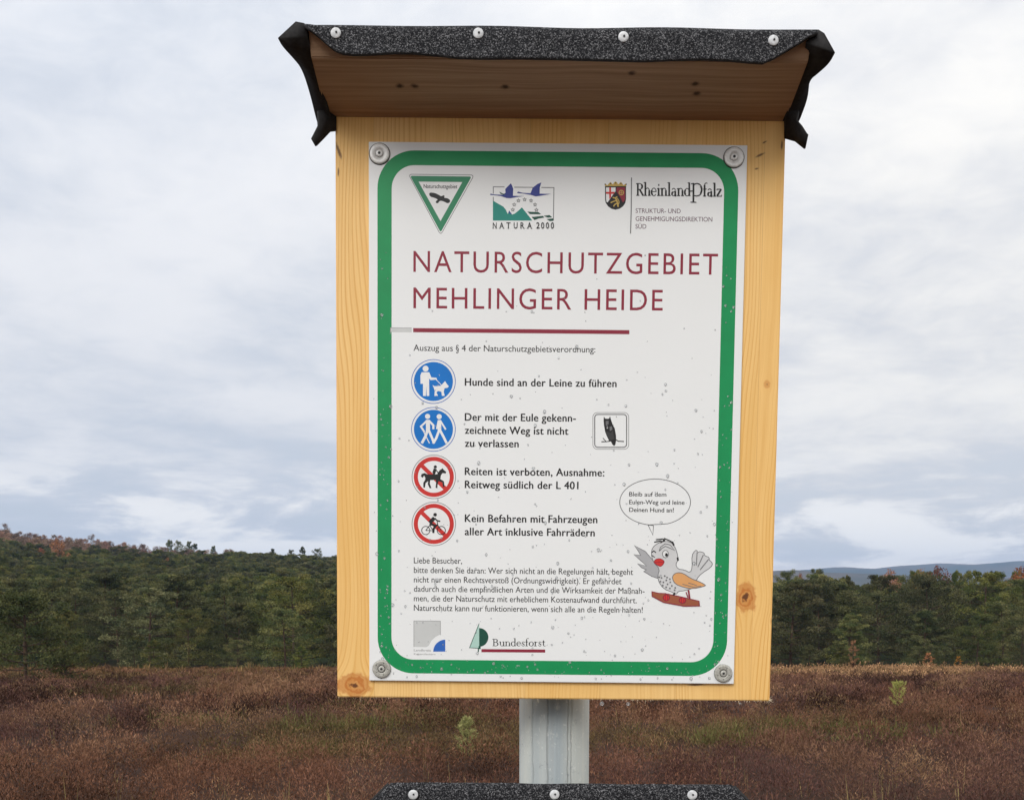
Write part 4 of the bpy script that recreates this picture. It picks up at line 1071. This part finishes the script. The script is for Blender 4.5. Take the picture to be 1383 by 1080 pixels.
# foot logos
p = Print(550, 830, 6.915)
p.poly([(62, 55), (310, 57), (310, 188)] + [(362 + 172 * math.cos(R(a)), 345 - 172 * math.sin(R(a))) for a in (108, 125, 142, 160)] + [(178, 300), (62, 298)], 'lgrey')
p.line([(310, 188), (310, 57), (62, 55), (62, 298)], 5, 'grey')
p.poly([(355, 342), (243, 342)] + [(355 - 112 * math.cos(R(a)), 342 - 112 * math.sin(R(a))) for a in range(10, 91, 10)], 'blue2')
p.text('Landkreis', 62, 338, 220, 20, 'grey', .01); p.text('Kaiserslautern', 62, 372, 262, 17, 'grey', .0)
p.build('district_logo', 'pale grey square with blue quarter circle')
p = Print(550, 830, 6.915)
p.poly([(672, 78), (582, 306), (672, 311)], 'mint'); p.line([(672, 78), (582, 306), (672, 311)], 6, 'dkgreen')
p.poly([(672, 122)] + [(672 + 86 * math.sin(R(a)), 209 - 87 * math.cos(R(a))) for a in range(10, 181, 10)] + [(672, 296)], 'dkgreen')
p.line([(676, 290), (676, 318)], 20, 'dkgreen'); p.line([(664, 312), (664, 346)], 10, 'dkgreen')
p.poly([(693, 318), (1288, 322), (1288, 351), (693, 347)], 'maroon')
serif(p, 'Bundesforst', 797, 290, 1290, 68, 'black', .003)
p.build('forestry_logo', 'green tree emblem with word Bundesforst over maroon bar')
# speech bubble
p = Print()
el = [(884.8 + 47.8 * math.cos(R(a)), 677.8 + 31.2 * math.sin(R(a))) for a in range(93, 93 + 350, 7)]
p.line([(882.6, 709.4)] + el[1:-1] + [(875.3, 708.6), (881.7, 722.2), (882.6, 709.4)], 1.05, 'mgrey')
p.text('Bleib auf dem', 849.8, 669.9, 899.8, 5.9, 'black', .012); p.text('Eulen-Weg und leine', 849.8, 680.5, 924.4, 5.9, 'black', .012); p.text('Deinen Hund an!', 849.8, 690.9, 909.8, 5.9, 'black', .012)
p.build('speech_bubble', 'oval bubble reading Bleib auf dem Eulen-Weg und leine Deinen Hund an')
# cartoon songbird
p = Print(845, 715, 9.392)
wl = [(110, 200), (250, 275), (330, 370), (400, 440), (435, 490), (405, 615), (330, 590), (230, 530), (262, 508), (200, 480), (150, 430), (265, 460), (190, 390), (105, 315), (190, 325), (160, 270)]
p.poly(wl, 'wing'); p.line(wl, 9, 'mgrey', True)
body = [(325, 320), (335, 235), (390, 180), (470, 150), (560, 150), (615, 200), (650, 280), (668, 380), (632, 440), (665, 500), (745, 508), (820, 548), (846, 470), (838, 330), (880, 262), (910, 262), (905, 300), (935, 275), (995, 290), (1000, 330), (1060, 348), (1060, 385), (1105, 425), (1085, 475), (960, 555), (900, 625), (860, 740), (750, 772), (665, 780), (645, 820), (600, 795), (480, 748), (420, 660), (405, 590), (432, 495), (350, 410)]
p.poly(body, 'bird', 1); p.line(chaikin(body, 1, True), 9, 'mgrey', True)
p.poly([(660, 520), (900, 560), (860, 740), (660, 700)], 'bird')
og = [(590, 620), (602, 572), (650, 542), (730, 550), (830, 620), (930, 655), (1018, 702), (995, 718), (850, 750), (740, 732), (630, 690)]
p.poly(og, 'orange', 1); p.line(chaikin(og, 1, True), 10, 'mgrey', True); p.line([(720, 690), (860, 728), (960, 715)], 9, 'mgrey'); p.line([(795, 675), (900, 705)], 9, 'mgrey')
bk = [(352, 412), (380, 374), (430, 364), (478, 384), (492, 410), (468, 450), (440, 468), (398, 448)]
p.poly(bk, 'red', 1); p.line(chaikin(bk, 1, True), 8, 'maroon', True); p.line([(370, 415), (490, 410)], 7, 'maroon')
p.disc((505, 308), 40, 'white', 18, 1.2); p.ring((505, 308), 38, 9, 'mgrey', 18, 1.2); p.disc((517, 318), 19, 'black', 12, 1.2)
p.line([(425, 270), (442, 220), (500, 178), (565, 192), (620, 262), (560, 232), (505, 210), (462, 232), (430, 270)], 9, 'mgrey')
p.line([(330, 290), (355, 268), (385, 290)], 12, 'black'); p.line([(325, 320), (370, 350)], 10, 'black')
for q in ([(362, 158), (455, 140)], [(390, 125), (470, 118), (500, 140)], [(485, 108), (560, 140), (600, 165)], [(440, 165), (500, 128)]): p.line(q, 15, 'black')
p.line([(590, 150), (612, 200)], 22, 'black'); p.line([(658, 350), (664, 392)], 22, 'black')
for q in ([(905, 290), (897, 450)], [(985, 318), (915, 472)], [(1052, 372), (944, 508)]): p.line(q, 10, 'mgrey')
for q in ((455, 610), (495, 585), (525, 605), (560, 625), (440, 655), (478, 665), (515, 640), (565, 665), (530, 690), (585, 712), (470, 705), (512, 728), (560, 742), (628, 735), (620, 765), (425, 600)): p.disc(q, 11, 'mgrey', 8)
br_ = [(333, 785), (420, 805), (500, 808), (700, 850), (930, 905), (935, 965), (740, 968), (480, 920), (335, 842)]
p.poly(br_, 'brown'); p.line(br_, 12, 'maroon', True)
for q in ((515, 862), (720, 895)): p.disc(q, 44, 'maroon', 16, .95); p.disc(q, 34, 'red', 16, .95); p.ring(q, 44, 7, 'maroon', 16, .9); p.line([(q[0] - 12, q[1] - 45), (q[0] - 12, q[1] + 45)], 8, 'maroon'); p.line([(q[0] + 16, q[1] - 42), (q[0] + 16, q[1] + 42)], 8, 'maroon')
p.line([(795, 765), (812, 880)], 22, 'maroon'); p.line([(765, 790), (790, 860)], 14, 'maroon'); p.line([(625, 800), (600, 830)], 22, 'black')
p.build('songbird_picture', 'cartoon songbird on a red-brown branch waving one wing')

# --- rain drops on the plate
water = bpy.data.materials.new('rain_water'); water.use_nodes = True
wt = water.node_tree; wt.nodes.clear(); g = NG(wt)
wo_ = g.n('ShaderNodeOutputMaterial'); lw_ = g.n('ShaderNodeLayerWeight'); lw_.inputs['Blend'].default_value = .35
tr_ = g.n('ShaderNodeBsdfTransparent'); gl_ = g.n('ShaderNodeBsdfGlossy'); gl_.inputs['Roughness'].default_value = .06
g.put(tr_.inputs[0], g.mix(g.mapr(lw_.outputs['Facing'], .35, .95), rgb((.97, .975, .98)), rgb((.93, .935, .94))))  # drop rims tinted darker, an edge shade put into the colour
mx_ = g.n('ShaderNodeMixShader'); fr_ = g.n('ShaderNodeFresnel'); fr_.inputs[0].default_value = 1.45
g.put(mx_.inputs[0], g.m('MULTIPLY', fr_.outputs[0], .6)); wt.links.new(tr_.outputs[0], mx_.inputs[1]); wt.links.new(gl_.outputs[0], mx_.inputs[2]); df_ = g.n('ShaderNodeBsdfDiffuse'); df_.inputs[0].default_value = (.9, .92, .92, 1); m2_ = g.n('ShaderNodeMixShader'); m2_.inputs[0].default_value = .13  # a little white mixed in: the paleness of lit drops put into the colour
wt.links.new(mx_.outputs[0], m2_.inputs[1]); wt.links.new(df_.outputs[0], m2_.inputs[2]); wt.links.new(m2_.outputs[0], wo_.inputs[0])
m = MB(); rr = random.Random(12); placed = []
H_ = sz1 - sz0
tries = 0
while len(placed) < 620 and tries < 12000:
    tries += 1
    t = rr.random() ** 1.55                      # more towards the lower part, sheltered under the canopy
    z = sz0 + .003 + t * (H_ * .80); x = rr.uniform(sx0 + .003, sx1 - .003)
    if rr.random() < .22: x = rr.choice((gx0 + rr.uniform(.001, gw - .001), gx1 - rr.uniform(.001, gw - .001)))
    if rr.random() < .12: z = gz0 + rr.uniform(.001, gw - .001)
    if z > sz0 + H_ * .55 and rr.random() < .5: continue
    r_ = min(.00130, .00030 + rr.expovariate(1 / .00030))
    if any((x - a) ** 2 + (z - c_) ** 2 < (r_ + q) ** 2 * 1.3 for a, c_, q in placed): continue
    placed.append((x, z, r_)); n = 10; e = rr.uniform(1.0, 1.3); vs = []; hgt = r_ * .55
    for rad_, h_ in ((1.0, 0.), (.93, .38), (.68, .76), (.34, .96)):
        for k in range(n):
            a = 6.2832 * k / n
            vs.append((x + r_ * rad_ * math.cos(a), -.00008 - hgt * h_, z + r_ * e * rad_ * math.sin(a) * (1.15 if math.sin(a) < 0 else .9) - r_ * .12 * h_))
    vs.append((x, -.00008 - hgt, z - r_ * .15)); vs.append((x, -.00008, z))
    fs = [(j * n + k, j * n + (k + 1) % n, (j + 1) * n + (k + 1) % n, (j + 1) * n + k) for j in range(3) for k in range(n)]
    fs += [(3 * n + k, 3 * n + (k + 1) % n, 4 * n) for k in range(n)] + [((k + 1) % n, k, 4 * n + 1) for k in range(n)]
    m.add(vs, fs, 0, True)
dr = m.build('raindrops', water, plate, fixn=True); dr['kind'] = 'stuff'
# drops hanging from the lower edge
for (a_, b_, r_) in ((813, 949.5, .0019), (848.5, 950, .0016), (1000, 949.5, .0009)):
    q = L3(a_, b_, .006); m = MB()
    m.lathe([(r_ * .25, r_ * 1.0), (r_ * .75, r_ * .6), (r_, 0), (r_ * .85, -r_ * .6), (r_ * .45, -r_ * .95), (r_ * .05, -r_ * 1.05)], q, axis='z', n=14)
    m.build('water_drop', water, board, fixn=True)

# --- washers and screws
steel, g, b = mat('washer_steel', .6, .2, .4)
co = g.n('ShaderNodeTexCoord').outputs['Object']
g.put(b.inputs['Base Color'], g.mix(g.mapr(g.noise(co, 500, 4, .7), .3, .7), rgb((.30, .29, .25)), rgb((.58, .57, .52)))); bump(g, b, g.noise(co, 700, 3), .4, .0003)
wht, g, b = mat('washer_pale', .45, .25, .5)
co = g.n('ShaderNodeTexCoord').outputs['Object']
g.put(b.inputs['Base Color'], g.mix(g.mapr(g.noise(co, 500, 4, .7), .3, .7), rgb((.70, .69, .66)), rgb((.86, .86, .84))))
for i, (a_, b_, r_) in enumerate(((512.7, 208.2, .0079), (991, 213, .0078), (515.6, 902.8, .0074), (976.6, 908.8, .0073))):
    q = L3(a_, b_, 0); m = MB(); M_ = wht if i < 2 else steel
    m.lathe([(r_ * .985, -.0002), (r_, -.0006), (r_ * .97, -.0014), (r_ * .90, -.0017), (r_ * .42, -.0017), (r_ * .40, -.0013)], q, n=40)
    wo = m.build('washer', M_, board, fixn=True)
    if i >= 2:
        wo['label'] = 'grey steel washer with embossed ring'
        for rq in (.80, .60):
            m = MB(); m.lathe([(r_ * rq, -.0016), (r_ * rq, -.00182), (r_ * (rq - .04), -.00182), (r_ * (rq - .04), -.0016)], q, n=32)
            m.build('rim_ring', M_, wo, fixn=True)
        m = MB()
        for k in range(5):
            a0 = .5 + k * 1.257 + i; ca, sa = math.cos(a0), math.sin(a0)
            f0 = lambda rad_, t_: (q.x + (ca * rad_ - sa * t_) * r_, q.y - .00178, q.z + (sa * rad_ + ca * t_) * r_)
            m.add([f0(.56, -.03), f0(.74, -.03), f0(.74, .03), f0(.56, .03)], [(0, 1, 2, 3)])
        m.build('notch', darkm, wo)
    m = MB(); h_ = r_ * .36
    m.lathe([(h_, -.0012), (h_, -.0020), (h_ * .9, -.0023), (h_ * .5, -.0024)], q, n=24)
    m.lathe([(h_ * .42, -.00235), (h_ * .42, -.00250), (h_ * .2, -.0025)], q, n=6, mi=1, smooth=False)
    m.build('screw', [M_, darkm], wo, fixn=True)
    m = MB(); m.lathe([(r_ * (1.06 if i < 2 else 1.015), .0), (r_ * (1.06 if i < 2 else 1.015), -.0004), (r_ * .98, -.0005)], q, n=40); m.build('rubber_seal', darkm, wo, fixn=True)

# ================================================================== POST
galv, g, b = mat('galvanised_steel', .65, .0, .35)
co = g.n('ShaderNodeTexCoord').outputs['Object']; X, Y, Z = g.sep(co)
sv = g.noise(g.xyz(g.m('MULTIPLY', X, 260), g.m('MULTIPLY', Y, 60), g.m('MULTIPLY', Z, 3)), 1, 4, .65)
sp = g.noise(g.xyz(g.m('MULTIPLY', X, 1), g.m('MULTIPLY', Y, 1), g.m('MULTIPLY', Z, .6)), 85, 5, .7)
sb = g.noise(g.xyz(g.m('MULTIPLY', X, 34), g.m('MULTIPLY', Y, 10), g.m('MULTIPLY', Z, .7)), 1, 2)
c = g.mix(g.mapr(sb, .38, .62), rgb((.29, .32, .33)), rgb((.53, .53, .47)))
c = g.mix(g.mapr(sv, .35, .7, 0, .6), c, rgb((.33, .38, .40)))
c = g.mix(g.mapr(sp, .60, .70, 0, .65), c, rgb((.62, .62, .58)))
# run lines in the zinc
ln = None
for xo in (-.0195, -.0070, .0105, .0135):
    w_ = g.m('ABSOLUTE', g.m('SUBTRACT', g.m('ADD', X, g.m('MULTIPLY', g.m('SUBTRACT', g.noise(co, 60, 4, .7), .5), .0035)), xo))
    l_ = g.mapr(w_, .0002, .0008, 1, 0); ln = l_ if ln is None else g.m('MAXIMUM', ln, l_)
c = g.mix(g.m('MULTIPLY', g.m('MULTIPLY', ln, g.noise(co, 25, 3)), .5), c, rgb((.20, .21, .19)))
c = g.mix(g.mapr(g.noise(co, 240, 5, .75), .60, .66, 0, .5), c, rgb((.68, .68, .63)))
c = g.mix(g.mapr(g.noise(co, 130, 5, .75), .33, .40, .45, 0), c, rgb((.17, .19, .20)))
g.put(b.inputs['Base Color'], c); bump(g, b, g.m('ADD', g.m('ADD', sp, g.m('MULTIPLY', sv, .4)), g.m('MULTIPLY', ln, -.7)), .8, .0012)
g.put(b.inputs['Roughness'], g.mapr(sp, .3, .7, .48, .7))
RP = .0300; yc = D + .003 + TH + .004 + RP
a_, b_ = Wp(701.5, 1000, yc - .004), Wp(796, 1000, yc - .004)
xc = (a_.x + b_.x) / 2; rp = (b_.x - a_.x) / 2
zg = float(ground_z(xc, yc)); ztopp = board.location.z + bz1 - .02
post = empty('metal_post', (xc, yc, zg), (0, 0, 0)); tag(post, 'round galvanised steel post carrying the notice boards', 'post')
m = MB(); m.lathe([(rp, -.4), (rp, ztopp - zg)], (0, 0, 0), axis='z', n=48)
tube = m.build('tube', galv, post, fixn=True)
for p_ in tube.data.polygons: p_.use_smooth = len(p_.vertices) == 4
for zz_ in (board.location.z + .10, board.location.z + .36):
    m = MB(); z_ = zz_ - zg
    m.lathe([(rp + .0005, -.0125), (rp + .003, -.0125), (rp + .003, .0125), (rp + .0005, .0125)], (0, 0, z_), axis='z', n=32)
    m.build('pipe_clamp', galv, post, fixn=True)

# ================================================================== LOWER BOARD
D2 = D - .066
fl, frr = Wp(520, 1055.5, D2), Wp(987, 1060, D2)
lw = (frr.x - fl.x) / 2; lx = (frr.x + fl.x) / 2; lz = (fl.z + frr.z) / 2
lower = empty('small_notice_board', (lx, D, lz - .36), (0, ROLL * .8, 0))
tag(lower, 'smaller board below, only its black felt-covered roof edge in view', 'notice board')
m = MB(); hb = .36 - TB - .010
m.box((-lw + .006, .003, 0), (lw - .006, .003 + TH, hb - .018))
m.build('panel', wood('spruce_panel_small', False, [(-.06, .08, .006, .006, .8)], offs=3.), lower, bevel=.0008)
m = MB(); y0_, y1_ = -.064, .003 + TH + .012; zf_ = .36 - TB - .0025; zb_ = zf_ - .019 - .009
m.add([(-lw, y0_, zf_), (lw, y0_, zf_), (lw, y1_, zb_), (-lw, y1_, zb_), (-lw, y0_, zf_ + TB), (lw, y0_, zf_ + TB), (lw, y1_, zb_ + TB), (-lw, y1_, zb_ + TB)],
      [(0, 3, 2, 1), (4, 5, 6, 7), (0, 1, 5, 4), (1, 2, 6, 5), (2, 3, 7, 6), (3, 0, 4, 7)])
m.build('roof_board', shade_brown, lower, bevel=.0008)
m = MB(); NX = 36; rows = []
cs = [-1 + 2 * i / NX for i in range(NX + 1)]
tp_ = .36
zb2 = zb_ + TB + .0012
rows.append([(c_ * lw, y1_ + .004, zb2) for c_ in cs])
rows.append([(c_ * lw, -.055, tp_ - .0030 + .0004 * math.sin(c_ * 9)) for c_ in cs])
rows.append([(c_ * lw * .985, -.0650, tp_ - .0010 + .0003 * math.sin(c_ * 14)) for c_ in cs])
for t in (.08, .3, .6, 1.):
    rows.append([(c_ * (lw + .024 * t), -.0665 - .003 * t * t * (1 + .4 * math.sin(c_ * 11)), tp_ - .0006 - .0012 * (abs(c_) > .97) - t * (.026 + .0015 * math.sin(c_ * 7))) for c_ in cs])
v_, f_ = grid_sheet(rows); m.add(v_, f_, 0, True)
for sgn in (-1, 1):
    rws = []
    for t in (0, .3, .6, 1.):
        y_ = -.066 + t * (y1_ + .066); zt_ = tp_ - .0010 + (zb2 - tp_) * t
        rws.append([(sgn * lw, y_, zt_), (sgn * (lw + .010), y_, zt_ - .010), (sgn * (lw + .022 - .006 * t), y_, zt_ - .024)])
    v_, f_ = grid_sheet(rws); m.add(v_, f_, 0, True)
fl2 = m.build('roofing_felt', [felt, felt_in], lower, fixn=True)
solidify(fl2, .0022, 0, 1); bake(fl2)
MI2 = (Matrix.Translation(lower.location) @ Matrix.Rotation(ROLL * .8, 4, 'Y')).inverted()
def L4(x, y, dy): d = ray(x, y); return MI2 @ (EYE + d * ((D + dy) / d.y))
for (a_, b_) in ((558, 1072.5), (749, 1072.3), (935, 1073)): nail(a_, b_, fl2, L4, -.0695, (.1, .1))

# ================================================================== HAZE
hz_ = bpy.data.materials.new('haze'); hz_.use_nodes = True; t = hz_.node_tree; t.nodes.clear()
o_ = t.nodes.new('ShaderNodeOutputMaterial'); pv = t.nodes.new('ShaderNodeVolumePrincipled')
pv.inputs['Color'].default_value = (.44, .64, 1.0, 1); pv.inputs['Density'].default_value = 1.6e-4; pv.inputs['Anisotropy'].default_value = 0.
t.links.new(pv.outputs[0], o_.inputs['Volume'])
m = MB(); m.box((-6000, -80, -60), (6000, 4800, 215)); tag(m.build('haze', hz_), kind='stuff')
